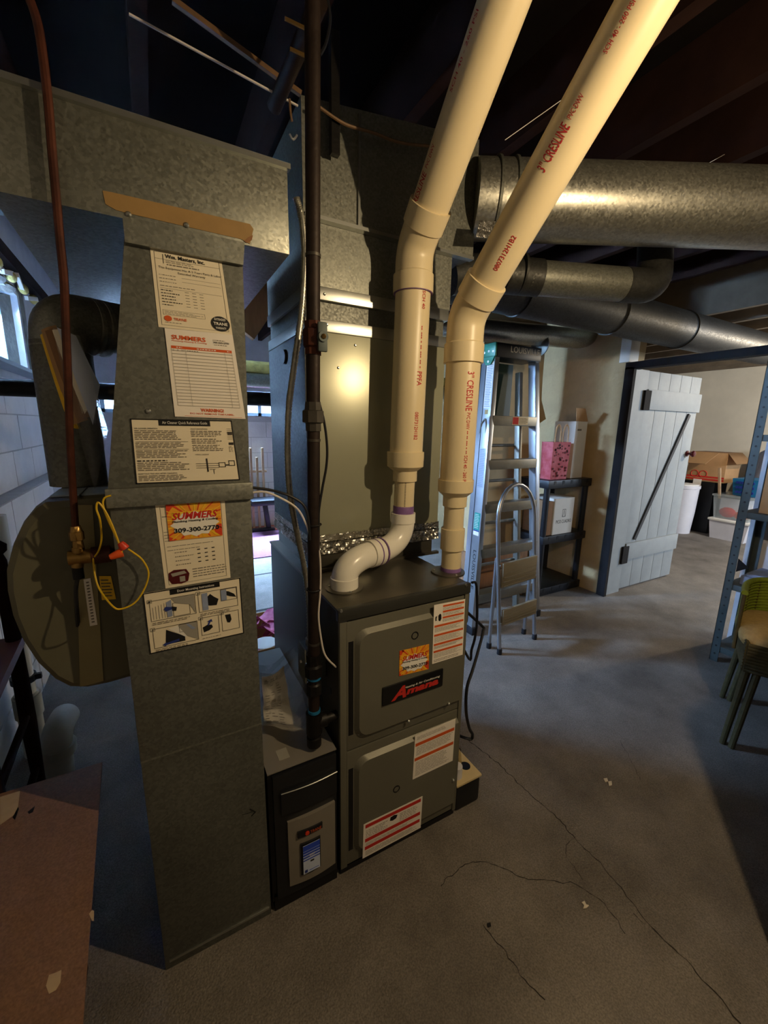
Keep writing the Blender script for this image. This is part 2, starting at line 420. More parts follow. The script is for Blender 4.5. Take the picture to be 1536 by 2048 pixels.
blocks(wl, 0, -.62, 1, 1.3, 3.4, 0.0, 1.0)
struct(MB().box(-.95, -.60, 2.36, 3.66, 1.64, 1.66).build('trim_1', 'window_paint'))
win = struct(MB().box(-.84, -.78, 2.36, 3.66, 1.66, 1.72).box(-.84, -.78, 2.36, 3.66, 2.09, 2.15).box(-.84, -.78, 2.36, 2.42, 1.66, 2.15)
             .box(-.84, -.78, 3.60, 3.66, 1.66, 2.15).build('window_1', 'window_paint'))
for a in (2.96,): MB().box(-.835, -.785, a-.012, a+.012, 1.72, 2.09).build('mullion', 'window_paint', win)
for a, b in ((2.42, 2.947), (2.973, 3.6)): MB().box(-.815, -.81, a, b, 1.72, 2.09).build('pane', 'pane', win)
# splayed rough reveal at the far end and above the window
rv = MB(); rv.prism([(-.78, 3.60, 1.66), (-.69, 3.72, 1.63), (-.69, 3.72, 2.20), (-.78, 3.60, 2.13)], (0, .05, 0))
for i in range(9): rv.sphere((-.72, 1.9+i*.2, 2.16), .05, 8, (1, 2, .5))
rv.build('rough_reveal', 'rough_lintel', wl)
struct(MB().box(-.95, -.64, 1.2, 5.5, 2.25, 2.33).build('trim_7', 'wood_dark'))
random.seed(13)
for k in range(7):
    y = 2.2+k*.27; MB().obox((-.655, y, 2.2+random.uniform(-.03, .03)), (.22, .02, .025), (random.uniform(-.1, .1), 1, random.uniform(-.35, .35)), (1, 0, 0)).build('pale_lath', 'card_white', wl)
    MB().sphere((-.665, y+.12, 2.2), .045, 10, (.6, 1.5, .7)).build('insulation_tuft', 'insul_yellow', wl)

# back wall
BX0, BX1 = .55, 1.75
wb = MB().box(-1, -.5, 5.6, 5.85, 0, CE).box(.3, BX0, 5.6, 5.85, 0, CE).box(-.5, .3, 5.6, 5.85, 0, 1.47).box(-.5, .3, 5.6, 5.85, 1.78, CE).box(BX1, 8.2, 5.6, 5.85, 0, CE).box(BX0, BX1, 5.6, 5.85, 0, 1.47).box(BX0, BX1, 5.6, 5.85, 1.78, CE)
wb = struct(wb.build('wall_back', 'mortar'))
blocks(wb, 1, 5.6, -1, .1, 2.3, 0, 1.8, lambda a, b, z0, z1: b > BX0 and a < BX1 and z1 > 1.44)
w2 = MB().box(BX0, BX1, 5.66, 5.70, 1.47, 1.51).box(BX0, BX1, 5.66, 5.70, 1.74, 1.78)
w2 = struct(w2.build('window_2', 'window_paint'))
for a in (.57, .97, 1.24, 1.73): MB().box(a-.02, a+.02, 5.66, 5.70, 1.47, 1.78).build('mullion', 'window_paint', w2)
for a, b in ((.59, .95), (.99, 1.22), (1.26, 1.71)): MB().box(a, b, 5.68, 5.684, 1.51, 1.74).build('pane', 'pane', w2)

w3 = struct(MB().box(-.5, .3, 5.66, 5.70, 1.47, 1.51).box(-.5, .3, 5.66, 5.70, 1.74, 1.78).build('added_window', 'window_paint'))  # window added so that light reaches the left wall and trunk underside
for a in (-.48, -.1, .28): MB().box(a-.02, a+.02, 5.66, 5.70, 1.47, 1.78).build('mullion', 'window_paint', w3)
for a, b in ((-.46, -.12), (-.08, .26)): MB().box(a, b, 5.68, 5.684, 1.51, 1.74).build('pane', 'pane', w3)
# partition with the doorway, far room
WX0, WX1 = 3.21, 3.40
random.seed(11)
edge = [(WX0, 1.985+random.uniform(-.012, .012), k*.1) for k in range(23)]
wr = MB().prism([(WX0, 5.7, 0)]+[V((WX0, max(1.985, e[1]), e[2])) for e in edge]+[(WX0, 1.985, CE), (WX0, 5.7, CE)], (WX1-WX0, 0, 0))
struct(wr.build('wall_right', 'plaster'))
struct(MB().box(WX0, WX1, -1.6, 1.08, 0, 2.02).build('wall_right_near', 'block_white'))
struct(MB().box(-1.2, 8.2, -1.6, -1.4, 0, CE).build('wall_front', 'mortar'))
wf = struct(MB().box(7.4, 7.6, -1.6, 6, 0, CE).build('wall_far', 'far_wall'))
struct(MB().box(WX0+.01, WX1+.02, 1.945, 1.984, 0, 1.83).build('trim_2', 'door_paint'))                    # door jamb board
struct(MB().box(WX0-.02, WX0+.012, 1.93, 2.0, 0, 1.84).build('trim_3', 'rust_black'))                        # dark edge of the jamb
struct(MB().box(WX0-.02, WX0+.06, 1.0, 2.0, 1.825, 1.875).build('trim_4', 'rust_black'))                     # dark lintel bar
struct(MB().box(WX0-.015, WX0+.10, 1.98, 2.06, 1.88, 2.2, .004).build('trim_5', 'card_white'))               # pale stub post
# plank door standing open at right angles
DX0, DX1, DY = 3.425, 4.245, 1.955
door = struct(MB().box(DX0, DX1, DY+.032, DY+.036, .03, 1.80).build('door_1', 'door_edge'))
for i in range(5):
    a = DX0+(DX1-DX0)*i/5; b = DX0+(DX1-DX0)*(i+1)/5
    MB().box(a+.002, b-.002, DY, DY+.03, .02, 1.83, .002).build('plank', 'door_paint', door)
MB().box(DX0+.0, DX1, DY-.022, DY-.001, 1.535, 1.69, .003).build('batten', 'door_paint', door)
MB().box(DX0+.0, DX1-.005, DY-.022, DY-.001, .285, .43, .003).build('batten', 'door_paint', door)
MB().obox(V(((DX0+.09+DX1-.14)/2+.02, DY-.008, (.44+1.53)/2)), (1.2, .014, .032), V((DX1-DX0-.24, 0, 1.09)), (0, 1, 0)).build('brace', 'door_edge', door)
for z in (1.60, .33):
    MB().box(DX0-.05, DX0+.03, DY-.03, DY-.012, z-.07, z+.08).build('hinge', 'rust_black', door)
kn = at(1380, 908, 1, DY-.05)
MB().lathe((DX1-.05, DY, kn.z), (0, -1, 0), [(0, .026), (.008, .026), (.012, .010), (.03, .010), (.036, .022), (.05, .028), (.064, .022), (.068, .005)]).build('knob', 'knob_red', door)
# plaster-covered pier behind the ladder, with a broken edge
random.seed(5)
PY = 2.48
xl = at(955, 900, 1, PY).x
xr = [(1090, 690), (1085, 760), (1083, 800), (1092, 838), (1080, 846), (1078, 872), (1068, 880), (1066, 930), (1072, 945), (1060, 960), (1060, 1100), (1052, 1200)]
poly = [(xl, PY, 0), (xl, PY, 2.45)]+[at(x, y, 1, PY) for x, y in xr]
bt = poly[-1]; poly.append((bt[0], PY, 0)); poly[2] = (poly[2][0], PY, 2.45)
pier = struct(MB().prism(poly, (0, .16, 0)).build('wall_pier', 'plaster_tan'))

# ================================================================ furnace group
# ---- return air duct with its papers
rd = thing('return_air_duct', 'tall grey galvanized return duct with papers stuck on its front', 'duct', (.046, 1.25, 0))
DL, DR, DB = -.0885, .179, 1.56
MB().box(DL, DR, Y0, DB, 0, 1.235, .002).build('lower_panel', 'galv_dull', rd)
tl = -.013
MB().hexa([(DL, Y0, 1.235), (DR, Y0, 1.235), (DR, DB, 1.235), (DL, DB, 1.235)], [(tl, Y0, 1.722), (DR+.008, Y0, 1.722), (DR+.008, DB, 1.722), (tl, DB, 1.722)]).build('tapered_panel', 'galv_dull', rd)
MB().box(DL-.004, DR+.004, Y0-.012, Y0+.01, 1.205, 1.243, .003).build('slip_flange', 'galv', rd)
b = at(248, 432, 1, Y0-.006); c = at(487, 484, 1, Y0-.006)
MB().hexa([(tl-.004, Y0-.012, 1.682), (DR+.006, Y0-.012, 1.682), (DR+.006, Y0, 1.682), (tl-.004, Y0, 1.682)],
          [(tl-.004, Y0-.016, 1.722), (DR+.01, Y0-.016, 1.722), (DR+.01, Y0, 1.722), (tl-.004, Y0, 1.722)]).build('drive_cleat', 'galv', rd)
for q in ((297, 822), (257, 428), (373, 450)):
    p = at(*q, 1, Y0-.002); MB().lathe((p.x, Y0+.001, p.z), (0, -1, 0), [(0, .005), (.004, .0045), (.006, .002)], 10).build('screw', 'galv_edge', rd)
p = at(260, 1440, 1, Y0); MB().box(DL, DR, Y0-.0015, Y0+.002, .62, .624).build('crease', 'galv', rd)
MB().box(DL+.01, DR-.005, Y0-.002, Y0+.001, .022, .028).build('bottom_hem', 'galv_edge', rd)
mk = MB(); A = [at(*q, 1, Y0-.0012) for q in ((500, 1618), (511, 1624), (503, 1632))]
mk.tube(A, .0012, 5).tube([at(484, 1630, 1, Y0-.0012), at(504, 1624, 1, Y0-.0012)], .0006, 5); mk.build('marker_arrow', 'ink_black', rd)

P = Y0-.0004
L = Label(rd, 'warranty_certificate', [(300, 497), (443, 523), (465, 670), (317, 654)], P, 'paper')
L.frame('ink_grey', .045, .02, .955, .965, .006, .004)
L.rect('ink', .155, .045, .163, .16).rect('ink_grey', .05, .105, .955, .109)
L.text('ink_black', 'Wm. Masters, Inc.', .19, .04, .74, .098, .02).lines('ink_grey', .19, .112, .62, .15, 2).lines('ink_grey', .2, .15, .72, .185, 1)
L.text('ink', 'This Equipment Has A 5 Years Parts & Labor', .085, .20, .96, .235).text('ink', 'Extended Warranty', .34, .245, .72, .28)
L.lines('ink_grey', .08, .29, .30, .42, 3, .2, ragged=0).rect('ink_grey', .38, .315, .93, .318).rect('ink_grey', .38, .365, .93, .368)
L.lines('ink_grey', .08, .435, .55, .455, 1).rect('ink_grey', .08, .475, .93, .478)
for i, t in enumerate(('Furnace', 'Air Conditioner', 'Thermostat', 'Humidifier', 'Electronic Cleaner', 'Filter')):
    y = .49+.038*i; L.lines('ink', .085, y, .16+.011*len(t), y+.022, 1, .5, ragged=0)
    for k in range(3): L.rect('ink_grey', .40+.10*k, y+.004, .455+.10*k, y+.010)
L.frame('ink_grey', .08, .76, .64, .825, .004, .003).lines('ink_grey', .1, .77, .62, .82, 3, .3)
def disc(L, m, u, v, ru, rv, n=28): L.poly(m, [(u+ru*math.cos(2*math.pi*k/n), v+rv*math.sin(2*math.pi*k/n)) for k in range(n)])
disc(L, 'orange_ink', .135, .872, .05, .038); L.text('orange_ink', 'TRANE', .21, .855, .38, .888, .02).lines('ink_grey', .09, .915, .38, .932, 1)
disc(L, 'ink_black', .845, .865, .135, .105); L.text('white_ink', 'TRANE', .745, .845, .945, .885, .02)
L.text('white_ink', 'EXTENDED', .765, .79, .925, .82, .01).text('white_ink', 'WARRANTY', .77, .91, .92, .94, .01); L.done()

L = Label(rd, 'service_record', [(329, 656), (465, 670), (491, 838), (350, 833)], P-.0009, 'paper_white')
L.text('orange_ink', 'SUMMERS', .08, .065, .57, .115, .03).text('orange_ink', 'Plumbing Heating & Cooling', .08, .122, .58, .14, .01)
L.lines('ink_grey', .68, .075, .88, .088, 1, .6).text('ink', '309-300-2770', .68, .098, .92, .118, .02).lines('ink_grey', .69, .128, .90, .14, 1, .6)
L.rect('orange_ink', .06, .185, .945, .215).lines('white_ink', .13, .19, .21, .21, 1, .5, ragged=0).lines('white_ink', .42, .19, .7, .21, 1, .5, ragged=0).lines('white_ink', .87, .19, .91, .21, 1, .5, ragged=0)
for i in range(18): L.rect('grey_ink', .06, .235+.037*i, .945, .2385+.037*i)
for u in (.06, .255, .83, .94): L.rect('grey_ink', u, .215, u+.004, .865)
L.text('ink_grey', '2 . 8 . 22', .08, .222, .24, .242).lines('ink_grey', .28, .222, .44, .24, 1, .5, ragged=0)
L.text('orange_ink', 'WARNING!', .36, .89, .69, .932, .03).text('orange_ink', 'DO NOT REMOVE THIS LABEL.', .21, .945, .84, .965, .01).rect('orange_ink', .13, .985, .95, .988); L.done()

L = Label(rd, 'reference_guide', [(260, 837), (463, 841), (480, 960), (272, 968)], P-.0002, 'paper', edge=('ink_black', .0022))
L.rect('ink_black', .255, .012, .765, .10).text('white_ink', 'Air Cleaner Quick Reference Guide', .29, .03, .735, .08)
L.text('ink', 'AIR CLEANER OPERATION', .03, .135, .24, .155, .01).lines('ink_grey', .03, .165, .51, .32, 6, .5).rect('ink', .03, .345, .52, .349)
L.lines('ink_grey', .03, .355, .52, .45, 4, .5).rect('ink', .03, .465, .52, .469).lines('ink_grey', .03, .475, .52, .60, 5, .5)
L.lines('ink', .03, .625, .30, .655, 1, .6, ragged=0).lines('ink_grey', .03, .66, .52, .80, 5, .5)
L.text('ink', 'RESETTING THE LEDS AFTER CLEANING', .03, .835, .38, .855, .01).lines('ink_grey', .03, .865, .52, .96, 4, .5)
L.text('ink', 'FAULT INDICATIONS', .56, .135, .73, .155, .01).lines('ink_grey', .56, .165, .88, .27, 4, .5).lines('ink_grey', .56, .29, .88, .38, 3, .5).lines('ink_grey', .56, .39, .88, .50, 4, .5)
L.text('ink', 'WIRING DIAGRAM', .575, .545, .71, .565)
for v in (.135, .16, .185, .21, .25, .275, .30): L.rect('ink_grey', .93, v, .985, v+.004)
L.rect('ink', .935, .19, .985, .235).rect('ink', .935, .36, .985, .40).lines('ink_grey', .93, .42, .98, .52, 5, .4)
for v in (.70, .735, .77): L.rect('ink', .57, v, .80, v+.006)
L.rect('ink', .675, .62, .69, .84).frame('ink', .80, .69, .87, .77, .006, .01).frame('ink', .905, .66, .97, .75, .006, .012).rect('ink', .87, .725, .905, .745).rect('ink', .70, .80, .76, .806).rect('ink', .74, .80, .745, .88); L.done()

L = Label(rd, 'warranty_sheet', [(310, 1008), (449, 997), (461, 1155), (331, 1177)], P, 'paper')
L.frame('ink_grey', .055, .03, .94, .965, .006, .004).rect('ink', .07, .04, .17, .046).rect('ink', .07, .15, .15, .156)
for i in range(4): L.rect('ink_grey', .07, .33+.035*i, .16, .336+.035*i)
L.lines('ink_grey', .09, .50, .86, .515, 1).lines('ink_grey', .09, .545, .62, .56, 1)
for i, t in enumerate(('Furnace', 'Air Conditioner', 'Humidifier', 'Air Cleaner')):
    y = .575+.05*i; L.lines('ink_grey', .19, y, .28+.012*len(t), y+.022, 1, .5, ragged=0)
    for k in range(3): L.rect('ink', .52+.11*k, y, .565+.11*k, y+.012)
L.lines('ink_grey', .42, .80, .95, .925, 4, .35, ragged=.1)
L.poly('knob_red', [(.07, .82), (.15, .79), (.33, .80), (.37, .86), (.34, .95), (.24, .97), (.10, .955), (.06, .90)])
L.poly('grey_ink', [(.10, .83), (.30, .815), (.33, .85), (.12, .87)]).rect('ink', .15, .875, .19, .94).rect('grey_ink', .22, .88, .30, .945); L.done()

def summers(parent, px, plane):
    L = Label(parent, 'company_sticker', px, plane, 'sticker_orange', label='orange sunburst sticker reading SUMMERS 309-300-2770')
    random.seed(4)
    for k in range(26):
        a = 2*math.pi*(k+random.random()*.5)/26; da = random.uniform(.03, .09)
        def edge(t):
            c, s = math.cos(t), math.sin(t); k_ = min(.5/max(abs(c), 1e-6), .5/max(abs(s), 1e-6)); return (.5+c*k_, .48+s*k_*.98)
        L.poly('yellow_ink' if k % 2 else 'sticker_red', [(.5, .48), edge(a), edge(a+da)])
    L.poly('sticker_red', [(0, 0), (.16, 0), (.06, .16), (0, .3)]).poly('sticker_red', [(1, .62), (1, .98), (.88, .98), (.84, .7)]).poly('sticker_red', [(0, .88), (.14, .97), (.1, 1), (0, 1)])
    L.poly('white_ink', [(.5+.46*math.cos(2*math.pi*k/24)*(.86 if k % 2 else 1), .58+.36*math.sin(2*math.pi*k/24)*(.84 if k % 2 else 1)) for k in range(24)])
    L.poly('yellow_ink', [(.1, .22), (.9, .22), (.93, .44), (.07, .44)])
    L.text('summers_red', 'SUMMERS', .085, .235, .935, .435, .03, .25)
    L.text('ink_black', 'Plumbing Heating & Cooling', .085, .45, .935, .525, .02, .15).text('ink_black', '309-300-2770', .10, .665, .945, .80, .03)
    return L.done()
summers(rd, [(331, 1010), (440, 1001), (445, 1071), (339, 1082)], P-.0022)

L = Label(rd, 'mounting_instructions', [(285, 1187), (480, 1155), (488, 1266), (300, 1308)], P-.0004, 'paper', edge=('ink_black', .0022))
L.rect('ink_black', .255, .01, .77, .095).text('white_ink', 'Door Mounting Instructions', .33, .03, .71, .078, .01)
def panel(u0, v0, u1, v1, n, grey):
    L.frame('ink', u0, v0, u1, v1, .004, .007)
    if grey: L.poly('grey_ink', grey)
    L.frame('ink', u0-.02, v0-.02, u0+.025, v0+.035, .003, .006).text('ink', n, u0-.008, v0-.005, u0+.012, v0+.022)
panel(.05, .14, .50, .475, '1', [(.26, .15), (.49, .15), (.49, .46), (.44, .3), (.30, .24)])
for k in range(7): L.rect('ink', .075+.028*k, .25-.01*k, .078+.028*k, .45)
L.poly('lightblue_ink', [(.21, .20), (.26, .17), (.26, .44), (.21, .45)]).poly('blue_ink', [(.20, .27), (.26, .29), (.26, .33), (.20, .35), (.18, .31)]).poly('ink_black', [(.255, .28), (.31, .31), (.30, .37), (.255, .36)])
L.frame('ink', .27, .23, .44, .46, .004, .006)
panel(.53, .14, .955, .475, '2', None)
L.poly('lightblue_ink', [(.57, .16), (.63, .16), (.63, .45), (.57, .45)]).poly('ink_black', [(.62, .24), (.66, .19), (.70, .25), (.745, .30), (.72, .40), (.65, .39), (.61, .37)])
L.frame('ink', .77, .15, .95, .35, .004, .006).poly('lightblue_ink', [(.775, .16), (.835, .16), (.835, .34), (.775, .34)]).poly('ink_black', [(.81, .18), (.86, .2), (.92, .26), (.94, .32), (.87, .29), (.83, .26)])
L.lines('ink_grey', .06, .49, .48, .54, 2, .45).lines('ink_grey', .54, .49, .93, .54, 2, .45)
panel(.05, .60, .50, .93, '3', [(.30, .62), (.495, .62), (.495, .92), (.38, .82)])
L.poly('ink_black', [(.18, .65), (.36, .82), (.36, .90), (.16, .90)]).poly('white_ink', [(.20, .64), (.30, .62), (.43, .80), (.37, .84)]).poly('blue_ink', [(.13, .89), (.17, .855), (.17, .87), (.30, .84), (.30, .88), (.17, .905), (.16, .92)])
L.frame('ink', .31, .61, .49, .74, .004, .006).poly('lightblue_ink', [(.38, .62), (.41, .62), (.48, .72), (.44, .73)]).poly('ink_black', [(.38, .65), (.43, .73), (.38, .73)])
panel(.535, .57, .73, .88, '4a', None); L.poly('ink_black', [(.55, .74), (.60, .71), (.65, .72), (.66, .77), (.62, .81), (.56, .83)]).poly('blue_ink', [(.60, .72), (.62, .66), (.60, .65), (.65, .62), (.66, .67), (.64, .66), (.62, .72)])
panel(.76, .55, .955, .88, '4b', None); L.poly('ink_black', [(.80, .60), (.86, .60), (.87, .70), (.85, .75), (.82, .74)])
L.lines('ink_grey', .06, .94, .48, .985, 2, .45).lines('ink_grey', .54, .92, .80, .94, 1, .45); L.done()

# ---- horizontal trunk
tr = thing('trunk_duct', 'wide flat galvanized trunk duct with tan tape over the return', 'duct', (.04, 1.38, 1.722))
TZ0, TZ1 = 1.7235, 1.882
MB().box(-.20, .284, Y0, 1.81, TZ0, TZ1, .002).build('duct_body', 'galv', tr)
MB().box(-.205, .288, Y0-.010, Y0+.006, TZ1-.004, TZ1+.006).build('top_flange', 'galv_edge', tr)
MB().box(-.205, .288, Y0+.03, Y0+.036, TZ1, TZ1+.022).build('standing_seam', 'galv_edge', tr)
random.seed(8)
tp = [(205, 381), (222, 384), (500, 448), (507, 458), (500, 488), (482, 478), (250, 425), (232, 420), (211, 408)]
MB().prism([at(x, y, 1, Y0-.0012) for x, y in tp], (0, .001, 0)).build('tan_tape', 'tape_tan', tr)
MB().prism([at(x, y, 1, Y0-.0018) for x, y in ((497, 474), (506, 470), (504, 480), (494, 486), (488, 482))], (0, .0005, 0)).build('torn_tape_edge', 'wood_brown', tr)
ob = MB().box(-.68, .06, 1.36, 1.75, 1.96, 2.10, .003).box(-.68, .065, 1.352, 1.36, 2.07, 2.08).build('branch_duct', 'galv_dull')  # dull dark metal stands in for the lack of light up here
tag(ob, 'box duct running above the trunk duct, shade put into its dark colour', 'duct')

# ---- furnace
FX0, FX1, FB, FT = .394, .836, 1.70, .88
fu = thing('furnace', 'grey upright gas furnace with a red and black maker badge', 'furnace', (.615, 1.32, 0))
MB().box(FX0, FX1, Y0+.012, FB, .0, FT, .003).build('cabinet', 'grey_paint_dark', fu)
MB().box(FX0-.004, FX1+.004, Y0+.002, FB, FT-.002, FT+.006, .002).build('top_panel', 'top_metal', fu)
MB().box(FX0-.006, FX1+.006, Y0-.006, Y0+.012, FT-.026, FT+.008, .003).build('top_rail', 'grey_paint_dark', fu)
MB().box(FX0, FX0+.022, Y0, Y0+.013, .02, FT-.026, .003).build('side_stile', 'grey_paint', fu)
MB().box(FX1-.012, FX1+.004, Y0-.002, Y0+.013, .02, FT-.026, .004).build('side_stile', 'grey_paint', fu)
MB().box(FX0, FX1, Y0+.004, Y0+.013, 0, .02).build('kick_plate', 'black_paint', fu)
def door_panel(name, z0, z1):
    mb = MB(); x0, x1, r = FX0+.042, FX1-.016, .035; y = Y0-.014
    mb.box(FX0+.02, FX1-.014, Y0-.001, Y0+.012, z0, z1, .003)
    zb, zt = z0+.03, z1-.03
    def rr(d, off):
        a0, a1, b0, b1 = x0+d, x1, zb+d, zt-d; out = []
        for cx, cz, s0 in ((a0+r, b1-r, 90), (a0+r, b0+r, 180)):
            out += [(cx+r*math.cos(math.radians(s0+90*k/5)), off, cz+r*math.sin(math.radians(s0+90*k/5))) for k in range(6)]
        return out+[(a1, off, b0), (a1, off, b1)]
    A, B = rr(0, Y0), rr(.012, y); n = len(A)
    mb.add(A+B, [(i, (i+1) % n, n+(i+1) % n, n+i) for i in range(n)]+[tuple(range(n, 2*n))])
    d = mb.build(name, 'grey_paint', fu, 30)
    MB().box(FX0+.025, FX0+.0405, Y0-.0016, Y0, zb+.02, zt-.03, .0007).build('finger_recess', 'black_paint', d)
    return d
zm = .437
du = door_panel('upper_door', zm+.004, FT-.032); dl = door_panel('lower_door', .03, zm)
YF = Y0-.0144
for q, par in (((830, 1271), du), ((793, 1578), dl)):
    p = at(*q, 1, YF); d = MB().lathe((p.x, YF+.004, p.z), (0, -1, 0), [(0, .0125), (.0045, .0125), (.0052, .010), (.001, .009), (-.003, .0085)], 20).build('sight_hole', 'black_paint', par)
for q, par in (((897, 1407), du), ((721, 1473), du), ((817, 1442), du), ((906, 1560), dl)):
    p = at(*q, 1, YF); yy = YF if q[0] != 721 else Y0
    MB().lathe((p.x, yy+.001, p.z), (0, -1, 0), [(0, .005), (.004, .005), (.007, .0025)], 10).build('screw', 'galv_edge', par)
for q in ((682, 1222), (932, 1170)):
    p = at(*q, 1, Y0-.006); MB().lathe((p.x, Y0-.005, p.z), (0, -1, 0), [(0, .005), (.004, .004)], 10).build('screw', 'galv_edge', fu)
L = Label(du, 'safety_label', [(868, 1210), (930, 1198), (925, 1309), (864, 1328)], YF, 'paper_white')
for v in (.03, .125, .225): L.rect('orange_ink', .28, v, .97, v+.032).lines('ink_grey', .28, v+.042, .96, v+.088, 3, .35)
for v, h in ((.345, .12), (.50, .14), (.66, .09), (.78, .13)): L.rect('orange_ink', .03, v, .97, v+.036).lines('ink_grey', .04, v+.045, .96, v+h, 6, .32)
L.lines('ink_grey', .04, .93, .96, .98, 2, .35).poly('ink_black', [(.14, .19), (.19, .16), (.23, .18), (.24, .25), (.20, .29), (.15, .27)]).poly('ink', [(.05, .20), (.10, .19), (.08, .25), (.11, .26), (.05, .27)]); L.done()
summers(du, [(799, 1302), (858, 1288), (857, 1338), (798, 1352)], YF)
q4 = [at(x, y, 1, YF-.001) for x, y in ((764, 1375), (885, 1337), (885, 1373), (764, 1409))]
bd = MB(); c = sum(q4, V())/4
bd.obox((c.x, YF-.002, c.z), ((q4[1]-q4[0]).length, .006, (q4[0].z+q4[1].z-q4[2].z-q4[3].z)/2), (1, 0, 0), (0, 1, 0), .008)
bd = bd.build('maker_badge', 'black_paint', du); bd['label'] = 'black badge with red Amana lettering'
hx, hz = (q4[1]-q4[0]).length/2, (q4[0].z+q4[1].z-q4[2].z-q4[3].z)/4
BQ = [(c.x-hx, YF-.0052, c.z+hz), (c.x+hx, YF-.0052, c.z+hz), (c.x+hx, YF-.0052, c.z-hz), (c.x-hx, YF-.0052, c.z-hz)]
def flat_text(parent, m, body, q, u0, v0, u1, v1, bold=0., shear=0., tilt=0., th=.0006):
    vs, fs, _ = text2d(body, bold, shear); q = [V(p) for p in q]; ex, ez = q[1]-q[0], q[3]-q[0]
    MB().add([q[0]+ex*(u0+(u1-u0)*x)+ez*(v1+(v0-v1)*y+tilt*(x-.5)) for x, y in vs], fs).build('print', m, parent)['kind'] = 'stuff'
flat_text(bd, 'red_print', 'mana', BQ, .37, .50, .92, .80, .05, .2); flat_text(bd, 'red_print', 'A', BQ, .13, .20, .37, .88, .04, .35)
flat_text(bd, 'white_ink', 'Heating & Air Conditioning', BQ, .34, .30, .94, .44, .01, .25)
L = Label(dl, 'caution_label', [(830, 1471), (911, 1437), (905, 1521), (825, 1559)], YF, 'paper_white')
L.lines('ink_grey', .05, .05, .80, .13, 3, .3).rect('orange_ink', .02, .19, .98, .26).lines('ink_grey', .05, .28, .95, .48, 7, .3).rect('orange_ink', .02, .52, .98, .59).lines('ink_grey', .05, .62, .95, .95, 11, .3); L.done()
L = Label(dl, 'danger_label', [(727, 1649), (845, 1592), (841, 1655), (725, 1717)], YF, 'paper_white')
for v in (.04, .45, .68): L.rect('red_print', .03, v, .97, v+.10)
L.poly('ink_black', [(.44, .17), (.50, .15), (.56, .19), (.54, .28), (.48, .30), (.43, .27)]).lines('ink_grey', .04, .20, .40, .43, 5, .3).lines('ink_grey', .60, .18, .96, .43, 5, .3).lines('ink_grey', .04, .58, .96, .66, 3, .3).lines('ink_grey', .04, .81, .96, .95, 4, .3); L.done()
# openings and gas fittings on the dark left side
for y, z, r in ((1.02, .60, .010), (1.10, .52, .016), (1.16, .65, .008)):
    MB().cyl((FX0-.0008, y, z), (FX0+.002, y, z), r).build('knockout', 'black_paint', fu)
MB().box(FX1, FX1+.075, 1.02, 1.16, .70, .81, .004).build('switch_box', 'galv_dull', fu)

# ---- coil case and supply plenum
CX0, CX1, CY, CB = .42, .935, 1.257, 1.70
pl = thing('supply_plenum', 'tall painted coil case and galvanized plenum above the furnace', 'plenum', (.68, 1.48, .886))
MB().box(CX0+.01, CX1-.02, CY+.004, CB, .886, 1.0, .002).build('coil_base', 'top_metal', pl)
MB().box(CX0, CX1, CY, CB, 1.0, 1.655, .002).build('coil_case', 'coil_paint', pl)
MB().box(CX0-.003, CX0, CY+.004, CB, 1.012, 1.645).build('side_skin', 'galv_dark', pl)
MB().box(CX0+.005, CX1-.005, CY+.012, CB-.01, 1.655, 1.75).build('plenum_collar', 'galv_dull', pl)
MB().box(CX0-.004, CX1, CY-.006, CB, 1.647, 1.682, .002).build('lower_flange', 'galv_edge', pl)
MB().box(CX0-.004, CX1+.004, CY-.006, CB, 1.735, 1.772, .002).build('upper_flange', 'galv_edge', pl)
MB().box(CX0, CX1+.012, CY+.001, CB, 1.772, 1.945).build('plenum_box', 'galv', pl)
MB().hexa([(CX0, CY+.001, 1.945), (1.02, CY-.02, 1.945), (1.02, CB, 1.945), (CX0, CB, 1.945)], [(CX0, CY+.001, 2.235), (1.02, CY-.02, 2.30), (1.02, CB, 2.30), (CX0, CB, 2.235)]).build('upper_plenum', 'galv', pl)
MB().box(CX0-.003, 1.022, CY-.024, CY-.001, 1.940, 1.950).build('seam', 'galv_edge', pl)
MB().box(.585, .592, CY-.012, CY, 1.95, 2.24).build('standing_seam', 'galv_edge', pl)
for q in ((649, 588), (654, 649), (712, 690), (678, 735)):
    p = at(*q, 1, CY-.006); MB().lathe((p.x, CY+.001 if q[1] > 680 else CY-.005, p.z), (0, -1, 0), [(0, .0048), (.003, .004), (.005, .002)], 10).build('screw', 'galv_edge', pl)
p = at(573, 714, 0, CX0); MB().cyl((CX0-.012, p.y, p.z), (CX0+.002, p.y, p.z), .022, .026).build('plug', 'black_plastic', pl)
random.seed(21)
def foil(z0, z1, amp, name='foil_tape'):
    mb = MB(); N = 90
    path = [(CX0-.002, CB, 0)]+[(CX0-.002, CY-.002, 0), (CX1+.002, CY-.002, 0), (CX1+.002, CB, 0)]
    nrm = [(-1, 0), (0, -1), (1, 0)]
    for (a, b, n_) in ((path[0], path[1], nrm[0]), (path[1], path[2], nrm[1]), (path[2], path[3], nrm[2])):
        rows = 5; jt = [[random.random() for _ in range(N+1)] for _ in range(rows+1)]
        def fn(u, v):
            i, j = int(round(u*N)), int(round(v*rows)); k = .001+amp*jt[j][i]
            return V((a[0]+(b[0]-a[0])*u+n_[0]*k, a[1]+(b[1]-a[1])*u+n_[1]*k, z0+(z1-z0)*v+(.006*(jt[j][i]-.5) if j in (0, rows) else 0)))
        mb.grid(fn, N, rows)
    return mb.build(name, 'foil', pl, 10)
foil(.988, 1.012, .002); foil(.945, .985, .006)
